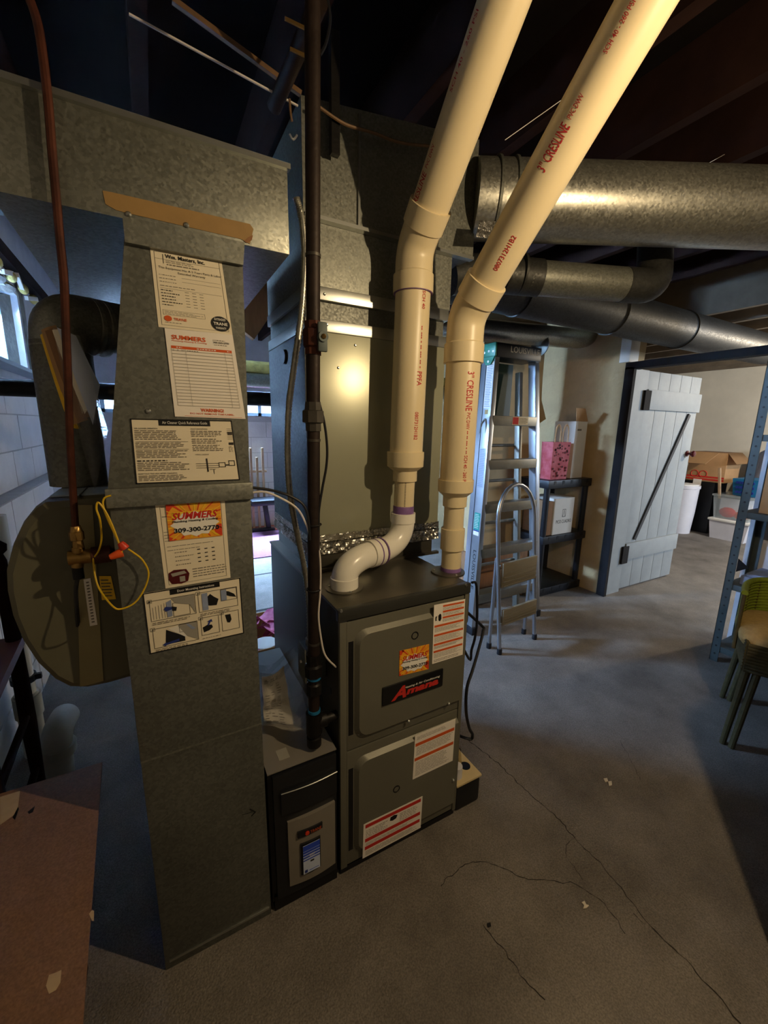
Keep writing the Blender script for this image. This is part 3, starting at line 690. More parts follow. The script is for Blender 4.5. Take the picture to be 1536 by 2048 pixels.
MB().box(CX0-.002, CX1+.003, CY-.012, CY+.004, .886, .895).build('drip_lip', 'top_metal', pl)

# ---- electronic air cleaner
ac = thing('air_cleaner', 'black and silver electronic air cleaner between duct and furnace', 'air cleaner', (.28, 1.25, 0))
AX0, AX1, AT = .1855, .381, .462
MB().box(AX0, AX1, Y0+.004, 1.56, .03, AT, .002).build('housing', 'black_paint', ac)
MB().box(AX0, AX1, Y0-.002, 1.56, AT, AT+.003).build('top_plate', 'tape_tan' if 0 else 'silver_grey', ac)
MB().box(AX0+.04, AX0+.07, Y0+.03, Y0+.07, AT+.003, AT+.0036).build('pale_label', 'grey_ink', ac)
def bow(x0, x1, z0, z1, y, d, m, name, par, n=10, edge=None):      # front bulging toward the room
    mb = MB()
    vs = []
    for j, z in enumerate((z0, z1)):
        for i in range(n+1):
            t = i/n; vs.append(V((x0+(x1-x0)*t, y-d*math.sin(math.pi*t)-.006, z)))
    for z in (z0, z1):
        for i in range(n+1): vs.append(V((x0+(x1-x0)*i/n, y+.01, z)))
    k = n+1; fs = []
    for i in range(n):
        fs += [(i, i+1, k+i+1, k+i), (2*k+i, 3*k+i, 3*k+i+1, 2*k+i+1), (i, 2*k+i, 2*k+i+1, i+1), (k+i, k+i+1, 3*k+i+1, 3*k+i)]
    fs += [(0, k, 3*k, 2*k), (n, 2*k+n, 3*k+n, k+n)]
    return mb.add(vs, fs).build(name, m, par, 40)
bow(AX0+.012, AX1-.004, .05, AT-.006, Y0-.004, .004, 'black_plastic', 'door', ac)
bow(AX0+.03, AX1-.006, .335, .405, Y0-.012, .006, 'black_plastic', 'upper_lip', ac)
MB().tube([(AX0+.03+(AX1-AX0-.036)*i/10, Y0-.0205-.006*math.sin(math.pi*i/10), .407) for i in range(11)], .0015, 6).build('trim_line', 'galv_edge', ac)
pn = bow(AX0+.045, AX1-.012, .085, .305, Y0-.012, .007, 'silver_grey', 'silver_panel', ac)
p0, p1 = at(602, 1690, 1, .918), at(640, 1720, 1, .918)
dsp = bow(.262, .320, .115, .222, Y0-.021, .003, 'black_plastic', 'display_frame', ac)
Lq = [(.267, .9145, .218), (.316, .9145, .218), (.316, .9145, .121), (.267, .9145, .121)]
L = Label(dsp, 'display_card', Lq, 0, 'screen_white')
for k in range(6): L.rect('screen_blue', 0, k*.1, 1, k*.1+.1-.012*k)
L.lines('white_ink', .38, .34, .70, .48, 3, .4).rect('ink', .42, .58, .64, .64).rect('blue_ink', .08, .86, .24, .96).rect('screen_blue', .34, .92, .94, .94); L.done()
npx = bow(.255, .327, .246, .266, Y0-.021, .002, 'black_plastic', 'name_plate', ac)
MB().cyl((.281, .9165, .256), (.281, .914, .256), .006).build('emblem', 'red_nut', npx)
flat_text(npx, 'orange_ink', 'TRANE', [(.290, .9143, .262), (.322, .9143, .262), (.322, .9143, .250), (.290, .9143, .250)], 0, .1, 1, .9)
MB().box(AX0+.005, AX1, Y0-.0, Y0+.02, .0, .05).build('plinth', 'black_paint', ac)

# ================================================================ PVC vent pipes
R3, R2 = .0535, .0335
def solve_slant(base, px, py, dy=-1.0, dz=1.0):     # point on base + (x, dy t, dz t) seen through a pixel
    base = V(base); d = ray(px, py)
    # EYE + s d = base + (x, dy t, dz t):   y and z give s, t
    a11, a12, b1 = d.y, -dy, base.y-EYE.y
    a21, a22, b2 = d.z, -dz, base.z-EYE.z
    det = a11*a22-a12*a21; s = (b1*a22-a12*b2)/det
    return EYE+d*s
def vent(name, label, foot, low, bend, far, z_red, s_path, collar=None):
    t = thing(name, label, 'pipe', foot)
    MB().lathe(foot, (0, 0, 1), [(-.002, R2+.024), (.004, R2+.024), (.005, R2+.006)], 20).build('flange', 'top_metal', t)
    for k in range(3):
        a = k*2.1+.5; q = V(foot)+V((math.cos(a)*.047, math.sin(a)*.047, .003)); MB().lathe(q, (0, 0, 1), [(0, .004), (.004, .0035), (.005, .001)], 8).build('screw', 'galv_edge', t)
    return t
# left vent: two elbows, two-inch stub, reducer, three-inch pipe, 45 degree elbow
LF = V((.468, 1.085, .886)); LV0 = V((.711, 1.15, 0)); LV1 = V((.727, 1.15, 1.89))
def lv(z): return V((LV0.x+(LV1.x-LV0.x)*(z-1.05)/.84, 1.15, z))
vl = vent('vent_pipe', 'white plastic vent pipe with two curved elbows rising from the furnace top', LF, None, None, None, None, None)
c1, c2 = LF+V((.004, 0, .088)), V((lv(1.06).x-.002, 1.15, .972))
mid = c1.lerp(c2, .50)
def bez(a, b, c, n=14): return [a*(1-t)**2+b*2*t*(1-t)+c*t*t for t in [k/n for k in range(n+1)]]
P1 = [LF]+bez(LF+V((0, 0, .03)), c1, mid); P2 = bez(mid, c2, lv(1.06))+[lv(1.085)]
MB().tube(P1, R2+.0065, 24).build('elbow', 'pvc_white', vl, 60); MB().tube(P2, R2+.0055, 24).build('elbow', 'pvc_white', vl, 60)
MB().lathe(LF, (0, 0, 1), [(.004, R2+.004), (.004, R2+.009), (.036, R2+.009), (.038, R2+.004)]).build('hub', 'pvc_white', vl)
dmid = (c2-c1).normalized()
MB().lathe(mid-dmid*.03, dmid, [(0, R2), (0, R2+.011), (.045, R2+.011), (.045, R2)]).build('hub', 'pvc_white', vl)
for k in (-.006, .019): MB().lathe(mid+dmid*k, dmid, [(0, R2), (0, R2+.0118), (.004, R2+.0118), (.004, R2)]).build('primer_stain', 'primer', vl)
MB().lathe(lv(1.055), (0, 0, 1), [(0, R2), (0, R2+.008), (.032, R2+.008), (.032, R2)]).build('hub', 'pvc_white', vl)
MB().lathe(lv(1.086), (0, 0, 1), [(0, R2), (0, R2+.0012), (.022, R2+.0012), (.026, R2)]).build('primer_stain', 'primer', vl)
MB().cyl(lv(1.06), lv(1.22), R2, n=28).build('stub', 'pvc', vl)
for k, z in enumerate((1.19, 1.18, 1.165, 1.15, 1.135, 1.12)):
    pipe_print(vl, '- - -', lv(z)+V((0, 0, .006)), lv(z-.03), R2, .1, .004, 'dark_ink', .012)
MB().lathe(lv(1.195), (0, 0, 1), [(0, R2), (0, R2+.006), (.030, R2+.006), (.033, R2+.006), (.048, R3+.006), (.082, R3+.007), (.095, R3+.007), (.095, R3)], 32).build('reducer', 'pvc', vl)
MB().cyl(lv(1.27), lv(1.80), R3, n=32).build('pipe', 'pvc', vl)
LB = lv(1.885); LFAR = solve_slant(LB, 1030, -60); ldir = (LFAR-LB).normalized()
MB().lathe(lv(1.765), (0, 0, 1), [(0, R3), (0, R3+.0075), (.05, R3+.0075), (.055, R3+.002)], 32).build('hub', 'pvc', vl)
MB().lathe(lv(1.7635), (0, 0, 1), [(0, R3), (0, R3+.006), (.002, R3+.006)], 32).build('primer_stain', 'primer', vl)
MB().tube(fillet([lv(1.80), LB, LB+ldir*.085], .07, 10), R3+.003, 32).build('elbow', 'pvc', vl, 60)
MB().lathe(LB+ldir*.062, ldir, [(0, R3+.002), (.003, R3+.0075), (.058, R3+.0075), (.058, R3)], 32).build('hub', 'pvc', vl)
LE = LB+ldir*1.02
MB().cyl(LB+ldir*.1, LE, R3, n=32).build('sloped_pipe', 'pvc', vl)
# right vent: straight stub, coupling, reducer, pipe, 45 degree elbow
RV0 = V((.853, 1.06, .886)); RB = V((.861, 1.06, 1.70))
def rv_(z): return V((RV0.x+(RB.x-RV0.x)*(z-.886)/.81, 1.06, z))
RF = V((.838, 1.06, .886)); 
vr = vent('vent_pipe', 'straight cream plastic intake pipe on the furnace corner nearest the ladder', RV0-V((.012, 0, 0)), None, None, None, None, None)
MB().cyl(rv_(.888), rv_(1.14), R2, n=28).build('stub', 'pvc', vr)
MB().lathe(rv_(.89), (0, 0, 1), [(0, R2), (0, R2+.0012), (.010, R2+.0012), (.014, R2)]).build('primer_stain', 'primer', vr)
MB().lathe(rv_(.967), (0, 0, 1), [(0, R2), (0, R2+.0065), (.072, R2+.0065), (.072, R2)]).build('coupling', 'pvc', vr)
MB().lathe(rv_(1.115), (0, 0, 1), [(0, R2), (0, R2+.006), (.030, R2+.006), (.034, R2+.006), (.050, R3+.004), (.088, R3+.005), (.088, R3)], 32).build('reducer', 'pvc', vr)
MB().cyl(rv_(1.19), rv_(1.62), R3, n=32).build('pipe', 'pvc', vr)
RFAR = solve_slant(RB, 1293, 0); rdir = (RFAR-RB).normalized()
MB().lathe(rv_(1.565), (0, 0, 1), [(0, R3), (0, R3+.0075), (.055, R3+.0075), (.06, R3+.002)], 32).build('hub', 'pvc', vr)
MB().tube(fillet([rv_(1.60), RB, RB+rdir*.085], .07, 10), R3+.003, 32).build('elbow', 'pvc', vr, 60)
MB().lathe(RB+rdir*.055, rdir, [(0, R3+.002), (.003, R3+.0075), (.06, R3+.0075), (.06, R3)], 32).build('hub', 'pvc', vr)
MB().cyl(RB+rdir*.1, RB+rdir*1.25, R3, n=32).build('sloped_pipe', 'pvc', vr)
# red print along the pipes
def pp(par, body, a, b, side, size, length=None): pipe_print(par, body, a, b, R3, side, size, 'red_ink', length)
pp(vl, '0807312H1B2', lv(1.415), lv(1.3), .55, .013, .085)
pp(vl, 'PPFA', lv(1.535), lv(1.4), .62, .017, .042); pp(vl, '-- --- - -- --- -- -', lv(1.665), lv(1.5), .62, .003, .12); pp(vl, 'SCH 40', lv(1.762), lv(1.6), .66, .011, .05)
pp(vr, "3'' CRESLINE", rv_(1.535), rv_(1.4), .5, .023, .115); pp(vr, 'PVC DWV', rv_(1.415), rv_(1.3), .5, .012, .05)
pp(vr, '-- -- --- - --', rv_(1.36), rv_(1.3), .5, .003, .07); pp(vr, 'SCH 40 - 260 PSI', rv_(1.285), rv_(1.2), .5, .012, .09)
def on_slant(B, d, px, py):       # distance along the sloped pipe seen near a pixel
    best = None
    for k in range(400):
        q = B+d*(k*.003); v_ = q-EYE; z = v_.dot(FWD)
        if z < .05: continue
        x, y = 768+FPX*v_.dot(RIGHT)/z, 1024+FPX*v_.dot(DOWN)/z; e = abs(y-py)
        if best is None or e < best[0]: best = (e, k*.003)
    return best[1]
def sp(par, B, d, body, py0, py1, side, size):
    a, b_ = on_slant(B, d, 0, py0), on_slant(B, d, 0, py1); pp(par, body, B+d*a, B+d*(a+.1), side, size, b_-a)
sp(vr, RB, rdir, 'PPFA', 612, 578, .05, .017); sp(vr, RB, rdir, '0807312H1B2', 528, 462, -.1, .013)
sp(vr, RB, rdir, "3'' CRESLINE", 345, 255, .35, .024); sp(vr, RB, rdir, 'PVC DWV', 245, 200, .36, .012); sp(vr, RB, rdir, 'SCH 40 - 260 PSI', 120, 20, .38, .010)
sp(vl, LB, ldir, 'CRESLINE', 425, 352, .95, .020); sp(vl, LB, ldir, 'PVC DWV', 345, 300, .95, .012); sp(vl, LB, ldir, 'SCH 40 - 260 PSI', 200, 40, .98, .010)

# ================================================================ gas line, conduit, wires
gp = thing('gas_pipe', 'black iron gas pipe with a shutoff lever and drip leg', 'gas pipe', (.326, .975, .468))
GB = V((.326, .975, .475)); GT = at(625, 60, 1, .915)
def gz(z): return GB.lerp(GT, (z-GB.z)/(GT.z-GB.z))
GR = .0155
MB().cyl(GB+V((0, 0, .02)), gz(2.45), GR, n=16).build('pipe', 'iron_rust', gp)
MB().lathe(GB, (0, 0, 1), [(0, .017), (.004, .0205), (.03, .0205), (.032, .016), (.055, .016)]).build('drip_cap', 'black_iron', gp)
te = gz(.552); MB().cyl(te-V((0, 0, .03)), te+V((0, 0, .032)), .023).cyl(te, te+V((.034, .0, 0)), .021).build('tee', 'black_iron', gp)
MB().cyl(te+V((.03, 0, 0)), (FX0+.01, te.y, te.z), .014).build('branch', 'black_iron', gp)
def zpx(py): return at(630, py, 1, .95).z
z = zpx(1358)
MB().lathe(gz(z-.055), (0, 0, 1), [(0, .021), (.03, .021), (.034, .017), (.05, .017), (.055, .024), (.085, .025), (.09, .019), (.12, .021)], 8).build('union', 'black_iron', gp)
MB().cyl(gz(z-.008), gz(z+.0), .0185).build('blue_sealant', 'blue_plastic', gp); MB().cyl(gz(.588), gz(.596), .0175).build('blue_sealant', 'blue_plastic', gp)
z = zpx(832); MB().lathe(gz(z-.035), (0, 0, 1), [(0, .019), (.018, .019), (.020, .026), (.046, .026), (.048, .020), (.066, .019)], 8).build('union', 'fitting', gp)
z = zpx(680); MB().lathe(gz(z-.035), (0, 0, 1), [(0, .019), (.014, .019), (.018, .023), (.052, .023), (.056, .019), (.07, .019)], 8).build('valve_body', 'copper', gp)
q = gz(z)+V((.012, -.026, 0)); va = MB().obox(q, (.022, .008, .062), (1, 0, 0), (0, 1, 0), .004).cyl(q+V((0, .02, 0)), q-V((0, .008, 0)), .011)
va = va.build('valve_lever', 'shelf_steel', gp); MB().sphere(q-V((0, .008, 0)), .006, 8).build('lever_nut', 'brass', va)
for py in (520, 1290, 880): z = zpx(py); MB().cyl(gz(z-.003), gz(z+.003), GR+.0012).build('thread_ring', 'fitting', gp)

def px_path(px, planes):
    n = len(px); pl_ = planes if isinstance(planes, (list, tuple)) else [planes]*n
    return [at(x, y, 1, p) for (x, y), p in zip(px, pl_)]
cp = smooth_path(px_path([(592, 395), (604, 440), (609, 500), (607, 570), (600, 650), (587, 740), (578, 810), (575, 880), (577, 960), (585, 1020), (598, 1085), (611, 1150), (618, 1220), (619, 1288)],
                         [1.0, 1.0, 1.0, 1.0, 1.0, 1.0, 1.0, 1.0, 1.0, 1.01, 1.03, 1.05, 1.07, 1.08]), 24)
rr_ = [.0085 if i % 2 else .0066 for i in range(len(cp))]
tag(MB().tube(cp, rr_, 10).build('flexible_conduit', 'galv_bright', None, 80), 'ribbed flexible metal conduit hanging left of the gas pipe', 'conduit')
jp = cp[-1]
jb = thing('junction_box', 'small grey metal junction box on the dark furnace side', 'electrical box', (jp.x, 1.08, jp.z-.10))
MB().box(jp.x-.022, FX0-.001, 1.05, 1.11, jp.z-.10, jp.z, .002).build('box_body', 'shelf_steel', jb)
MB().box(jp.x-.026, jp.x-.021, 1.046, 1.114, jp.z-.104, jp.z+.004, .001).build('cover', 'galv_dull', jb)
MB().cyl(jp+V((0, 0, -.004)), jp+V((0, 0, .02)), .012).build('connector', 'galv_edge', jb)
MB().cyl((jp.x-.03, 1.08, jp.z-.05), (jp.x-.025, 1.08, jp.z-.05), .004).build('toggle', 'white_ink', jb)

wp = smooth_path(px_path([(500, 986), (530, 984), (565, 998), (595, 1018), (612, 1048), (622, 1076), (637, 1100), (641, 1140), (640, 1190), (637, 1230), (641, 1270), (650, 1310), (672, 1334)],
                         [.96, .955, .95, .945, .945, .945, .945, .945, .945, .945, .95, .955, .962]), 6)
tag(MB().tube(wp, .0026, 8).build('thermostat_wire', 'wire_white'), 'thin white thermostat wire tied along the gas pipe', 'wire')
bp = smooth_path(px_path([(502, 975), (540, 980), (575, 990), (605, 1008), (616, 1035), (620, 1080)], [.96, .955, .945, .94, .94, .94]), 6)
tag(MB().tube(bp, .0032, 8).build('power_cable', 'wire_black'), 'black cable leaving the return duct flange toward the gas pipe', 'cable')
bp = smooth_path(px_path([(632, 770), (637, 800), (648, 842), (654, 890), (653, 930), (645, 975), (638, 1020), (636, 1060)], .94), 6)
tag(MB().tube(bp, .0032, 8).build('power_cable', 'wire_black'), 'dark cable bowed out beside the iron gas pipe above the foil tape', 'cable')
for py, lb in ((1049, 'black cable tie on the gas pipe beside the foil tape'), (1180, 'black cable tie on the gas pipe below the curved white elbow')):
    q = gz(zpx(py)); tie = MB().tube([q+V((.0185*math.cos(a), .0185*math.sin(a), 0)) for a in [k*math.pi/6 for k in range(13)]], .002, 6)
    tag(tie.build('cable_tie', 'wire_black'), lb, 'cable tie', 'cable ties on the gas pipe')

# ================================================================ round ducts to the right of the plenum
def ring(mb, p, d, r): mb.lathe(p, d, [(-.006, r), (-.004, r+.006), (.004, r+.006), (.006, r)], 36)
RA = at(975, 402, 1, 1.24); DR_ = V((.875, -.485, -.012)).normalized()
rd1 = thing('round_duct', 'large shiny round galvanized duct crossing under the joists', 'duct', RA)
RR = .118
MB().cyl(RA-DR_*.05, RA+DR_*1.6, RR, n=48).build('pipe', 'galv_bright', rd1, 60)
for k in (.02, .075): mb = MB(); ring(mb, RA+DR_*k, DR_, RR); mb.build('bead', 'galv_dull', rd1)
MB().prism([at(x, y, 1, 1.13) for x, y in ((960, 440), (1018, 446), (1000, 478), (952, 474))], (0, .002, 0)).build('foil_patch', 'foil', rd1)
RC = at(930, 545, 1, 1.36); D2 = V((.90, -.36, -.01)).normalized()
rd2 = thing('round_duct', 'dark round duct with a segmented elbow below the large shiny duct', 'duct', RC)
e0 = RC+V((-.02, 0, 0)); e1 = RC+D2*.10+V((0, 0, -.0))
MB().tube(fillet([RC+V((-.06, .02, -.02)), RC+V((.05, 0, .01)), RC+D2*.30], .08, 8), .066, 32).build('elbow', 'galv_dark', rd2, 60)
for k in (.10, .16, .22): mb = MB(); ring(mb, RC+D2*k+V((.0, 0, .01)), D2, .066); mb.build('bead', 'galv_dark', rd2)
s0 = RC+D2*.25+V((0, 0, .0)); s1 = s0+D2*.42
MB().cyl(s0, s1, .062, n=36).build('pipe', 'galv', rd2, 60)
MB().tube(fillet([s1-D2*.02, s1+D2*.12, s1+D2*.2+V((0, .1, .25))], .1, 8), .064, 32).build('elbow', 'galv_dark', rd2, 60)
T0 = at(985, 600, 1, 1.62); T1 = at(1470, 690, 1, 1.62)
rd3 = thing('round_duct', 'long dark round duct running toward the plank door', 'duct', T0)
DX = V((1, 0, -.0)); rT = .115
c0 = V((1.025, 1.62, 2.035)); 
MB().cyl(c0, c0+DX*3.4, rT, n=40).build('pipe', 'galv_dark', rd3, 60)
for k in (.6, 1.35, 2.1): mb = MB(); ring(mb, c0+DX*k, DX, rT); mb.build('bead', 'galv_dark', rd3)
ep = [at(1080, 690, 1, 2.35), at(1180, 680, 1, 2.35), at(1205, 655, 1, 2.35)]
e3 = thing('duct_elbow', 'small shiny elbow duct catching blue light above the doorway wall', 'duct', ep[0])
MB().tube(fillet([ep[0]-V((1.3, 0, .0)), ep[1], ep[2]+V((.03, 0, .3))], .16, 9), .075, 28).build('elbow', 'galv_bright', e3, 60)
mb = MB(); ring(mb, ep[0], V((1, 0, .05)), .076); mb.build('bead', 'galv_dull', e3)

# ================================================================ humidifier group on the left of the return duct
hu = thing('humidifier', 'bulging olive drum humidifier on the left of the return duct', 'humidifier', (-.19, 1.2, .75))
HY = 1.06
hp = [(90, 1000), (70, 1014), (45, 1045), (24, 1090), (11, 1140), (13, 1180), (24, 1230), (45, 1280), (75, 1325), (110, 1358), (140, 1373), (175, 1374), (215, 1366), (250, 1355)]
prof = [at(x, y, 1, HY) for x, y in hp]; xr_ = DL-.004
prof = [V((min(p.x, xr_), HY, p.z)) for p in prof]; ztop = prof[0].z; prof[-1].x = xr_
poly = [V((xr_, HY, ztop+.003))]+prof
cen = sum(poly, V())/len(poly)
def ringp(s, y): return [V((xr_ + (p.x-xr_)*s, y, cen.z+(p.z-cen.z)*s)) for p in poly]
mb = MB(); rings = [ringp(.93, HY-.012), ringp(.985, HY-.004), ringp(1, HY+.012), ringp(1, HY+.26), ringp(.96, HY+.28)]; n = len(poly)
for a in range(len(rings)-1): mb.add(rings[a]+rings[a+1], [(i, (i+1) % n, n+(i+1) % n, n+i) for i in range(n)])
mb.add(rings[0], [tuple(range(n))]); mb.add(rings[-1], [tuple(range(n))])
hb = mb.build('drum_cover', 'olive_dark', hu, 25)
a_, b_, c_, d_ = [at(x, y, 1, HY-.016) for x, y in ((150, 1010), (185, 1010), (207, 1362), (160, 1374))]
MB().prism([a_, b_, c_, d_], (0, .006, 0)).build('lit_front_face', 'olive', hu)  # camera-facing part of the cover, its brighter light put into the paler olive
a_, b_, c_, d_ = [at(x, y, 1, HY-.0165) for x, y in ((140, 1030), (153, 1200), (158, 1255), (150, 1260))]
L = Label(hu, 'name_strip', [at(*q, 1, HY-.0172) for q in ((167, 1159), (181, 1156), (195, 1249), (180, 1252))], 0, 'paper_white'); 
for k in range(14): L.rect('ink_grey', .3, .06+.065*k, .7, .09+.065*k)
L.done()
L = Label(hu, 'rating_sticker', [at(*q, 1, HY-.0135) for q in ((198, 1152), (222, 1152), (232, 1198), (204, 1200))], 0, 'yellow_ink'); L.lines('olive_dark', .1, .1, .9, .9, 6, .4).done()
MB().box(prof[0].x+.005, xr_-.001, HY+.02, HY+.13, ztop+.002, ztop+.005).build('top_hatch', 'window_paint', hu)
MB().box((prof[0].x+xr_)/2-.001, (prof[0].x+xr_)/2+.001, HY+.0, HY+.26, ztop+.0005, ztop+.006).build('hatch_seam', 'black_paint', hu)
hc = V((-.175, 1.27, ztop))
by = thing('bypass_duct', 'vertical round bypass duct rising from the humidifier', 'duct', hc+V((0, 0, .004)))
zb = at(150, 690, 1, 1.27).z
MB().cyl(hc+V((0, 0, .004)), V((hc.x, hc.y, zb)), .060, n=36).build('pipe', 'galv_dull', by, 60)
MB().tube(fillet([V((hc.x, hc.y, zb-.02)), V((hc.x+.005, hc.y+.01, zb+.055)), V((hc.x+.135, hc.y+.085, zb+.06))], .07, 9), .061, 32).build('elbow', 'galv', by, 60)
for k in (.0, .02): mb = MB(); ring(mb, V((hc.x+.06+k, hc.y+.045+k*.5, zb+.052)), V((.85, .5, .03)), .0615); mb.build('bead', 'galv_bright', by)
# copper line, brass valve
cpx = [(60, 0), (78, 60), (95, 190), (104, 300), (113, 400), (120, 480), (128, 560), (131, 640), (136, 760), (140, 880), (147, 1000), (151, 1056)]
cl = smooth_path(px_path(cpx, [.925]*6+[.93, .94, .955, .975, .995, 1.0]), 5)
cu_ = thing('copper_water_line', 'thin copper water line dropping to the brass humidifier valve', 'pipe', cl[-1])
MB().tube(cl, .0064, 10).build('pipe', 'copper', cu_)
v0 = cl[-1]
MB().lathe(v0+V((0, 0, .004)), (0, 0, -1), [(0, .009), (.01, .011), (.012, .013), (.028, .013), (.03, .009), (.05, .011)], 8).build('compression_nut', 'brass', cu_)
vb = at(152, 1115, 1, 1.0)
bv = thing('solenoid_valve', 'brass and dark solenoid valve with yellow leads under the copper line', 'valve', vb-V((0, 0, .04)))
MB().cyl(v0-V((0, 0, .04)), vb-V((0, 0, .02)), .011).cyl(vb-V((.012, 0, 0)), vb+V((.028, .0, 0)), .015).build('valve_body', 'brass', bv)
MB().lathe(vb+V((.025, 0, 0)), (1, .05, 0), [(0, .014), (.002, .018), (.034, .018), (.036, .012), (.042, .009)]).build('coil', 'copper', bv)
MB().cyl(vb-V((0, 0, .015)), vb-V((0, 0, .045)), .010).build('lower_nut', 'black_iron', bv)
tb = smooth_path([vb-V((0, 0, .04)), at(152, 1180, 1, 1.01), at(156, 1252, 1, HY-.012)], 6)
MB().tube(tb, .004, 8).build('feed_tube', 'black_plastic', bv)
# yellow leads with wire nuts
for pxs, lab in (([(188, 1115), (198, 1100), (203, 1075), (200, 1040), (193, 1018), (197, 1005), (215, 1030), (232, 1070), (244, 1105)], 'yellow wire looping from the valve up to the orange wire nuts'),
                 ([(186, 1112), (190, 1150), (200, 1180), (225, 1212), (242, 1218), (270, 1205), (290, 1175), (297, 1145), (285, 1120), (268, 1106), (256, 1098)], 'yellow wire hanging in a wide loop over the return duct edge'),
                 ([(222, 991), (209, 996), (206, 1010), (214, 1035), (228, 1065), (240, 1090), (247, 1100)], 'pale yellow wire coming from under the slip flange')):
    yy = [.985]+[Y0-.018]*(len(pxs)-1)
    if pxs[0][0] == 222: yy = [Y0-.014]*len(pxs)
    else: yy = [.985, .975, .96]+[Y0-.02]*(len(pxs)-3)
    tag(MB().tube(smooth_path(px_path(pxs, yy), 6), .0018, 7).build('control_wire', 'yellow_wire'), lab, 'wire')
for (a, b_), m_, lab in ((((250, 1097), (240, 1085)), 'red_nut', 'red wire nut on the yellow humidifier wires'), (((244, 1105), (219, 1115)), 'orange_nut', 'orange wire nut on the yellow humidifier wires')):
    p, q = at(*a, 1, Y0-.022), at(*b_, 1, Y0-.022); d = q-p; l = d.length
    tag(MB().lathe(p, d, [(0, .0085), (l*.1, .0088), (l*.6, .0072), (l*.95, .0055), (l, .003)], 12).build('wire_nut', m_), lab, 'wire nut')
# manuals in a plastic sleeve hung on the bypass duct
mn = thing('manual_bundle', 'bundle of curled manuals in a clear sleeve on the bypass duct', 'papers', at(170, 980, 1, 1.17))
for k, (m_, dx, yy) in enumerate((('yellow_ink', 0, 1.196), ('card', 1, 1.19), ('card_dark', 2, 1.184), ('paper', 3, 1.178), ('screen_white', 4, 1.170))):
    tl_, tr_, br_, bl_ = ([(80, 670), (96, 664), (158, 858), (140, 855)], [(82, 660), (112, 650), (176, 840), (146, 850)], [(90, 662), (122, 655), (186, 830), (156, 845)], [(104, 660), (130, 660), (190, 800), (168, 830)], [(114, 655), (152, 672), (200, 770), (186, 850)])[dx]
    A_, B_, C_, D_ = [at(x, y, 1, yy) for x, y in (tl_, tr_, br_, bl_)]
    def fn(u, v, A_=A_, B_=B_, C_=C_, D_=D_): return A_*(1-u)*(1-v)+B_*u*(1-v)+C_*u*v+D_*(1-u)*v+V((0, -.010*math.sin(math.pi*v)-.006*math.sin(math.pi*u), 0))
    MB().grid(fn, 6, 8).build('booklet', m_, mn, 60)
A_, B_, C_, D_ = [at(x, y, 1, 1.158) for x, y in ((105, 655), (160, 672), (216, 860), (190, 985))]
def fn(u, v): return A_*(1-u)*(1-v)+B_*u*(1-v)+C_*u*v+D_*(1-u)*v+V((0, -.016*math.sin(math.pi*v)-.004*math.sin(9*u+5*v), 0))
MB().grid(fn, 10, 14).build('clear_sleeve', 'clear_bag', mn, 60)

# ================================================================ things behind and around the furnace
cpu = thing('condensate_pump', 'tan and black condensate pump on the floor beside the furnace', 'pump', (.925, 1.06, 0))
PX0, PX1, PY0, PY1 = FX1+.008, .955, .948, 1.20
tk = MB(); r = .015
tk.box(PX0, PX1, PY0, PY1, 0, .105, .012); tk.build('tank', 'black_plastic', cpu)
MB().box(PX0-.002, PX1+.004, PY0-.003, PY1+.003, .106, .116, .004).build('lid', 'tan_plastic', cpu)
MB().box(PX0+.02, PX1-.012, PY0+.12, PY1-.01, .117, .235, .010).build('motor_cover', 'tan_plastic', cpu)
MB().cyl((PX1-.028, PY0+.055, .1165), (PX1-.028, PY0+.055, .1175), .019).build('port_hole', 'black_paint', cpu)
MB().cyl((PX1-.062, PY0+.05, .116), (PX1-.062, PY0+.05, .150), .011).build('outlet_fitting', 'black_plastic', cpu)
MB().cyl((PX0+.025, PY0+.035, .116), (PX0+.025, PY0+.035, .16), .020).build('float_cap', 'white_bin', cpu)
MB().tube(smooth_path([(PX1-.062, PY0+.05, .14), (PX1-.064, PY0+.06, .19), (PX1-.085, PY0+.08, .225), (PX0+.004, PY0+.10, .24)], 6), .009, 10).build('drain_hose', 'tube_clear', cpu)
kk = smooth_path([(.845, 1.20, .24), (.875, 1.22, .30), (.885, 1.16, .24), (.87, 1.15, .17)], 6)
tag(MB().tube(kk, .005, 8).build('pump_cord', 'wire_black'), 'short black cord loop just above the condensate pump', 'cord')
kk = smooth_path(px_path([(944, 1165), (953, 1172), (954, 1240), (950, 1275), (943, 1300), (938, 1318)], 1.0)+[V((FX1+.03, 1.05, .69))], 5)
tag(MB().tube(kk, .0045, 8).build('extension_cord', 'wire_black'), 'black cord bent along the furnace switch box', 'cord')
kk = smooth_path([V((FX1+.07, 1.14, .76))]+px_path([(962, 1250), (966, 1262), (958, 1295), (945, 1340), (934, 1375), (932, 1420), (938, 1455), (945, 1470), (930, 1476)], [1.16, 1.15, 1.12, 1.08, 1.06, 1.06, 1.08, 1.1, 1.12])+[V((FX1+.01, 1.24, .20))], 5)
tag(MB().tube(kk, .006, 8).build('extension_cord', 'wire_black'), 'thick black cord hanging behind the furnace edge toward the pump', 'cord')

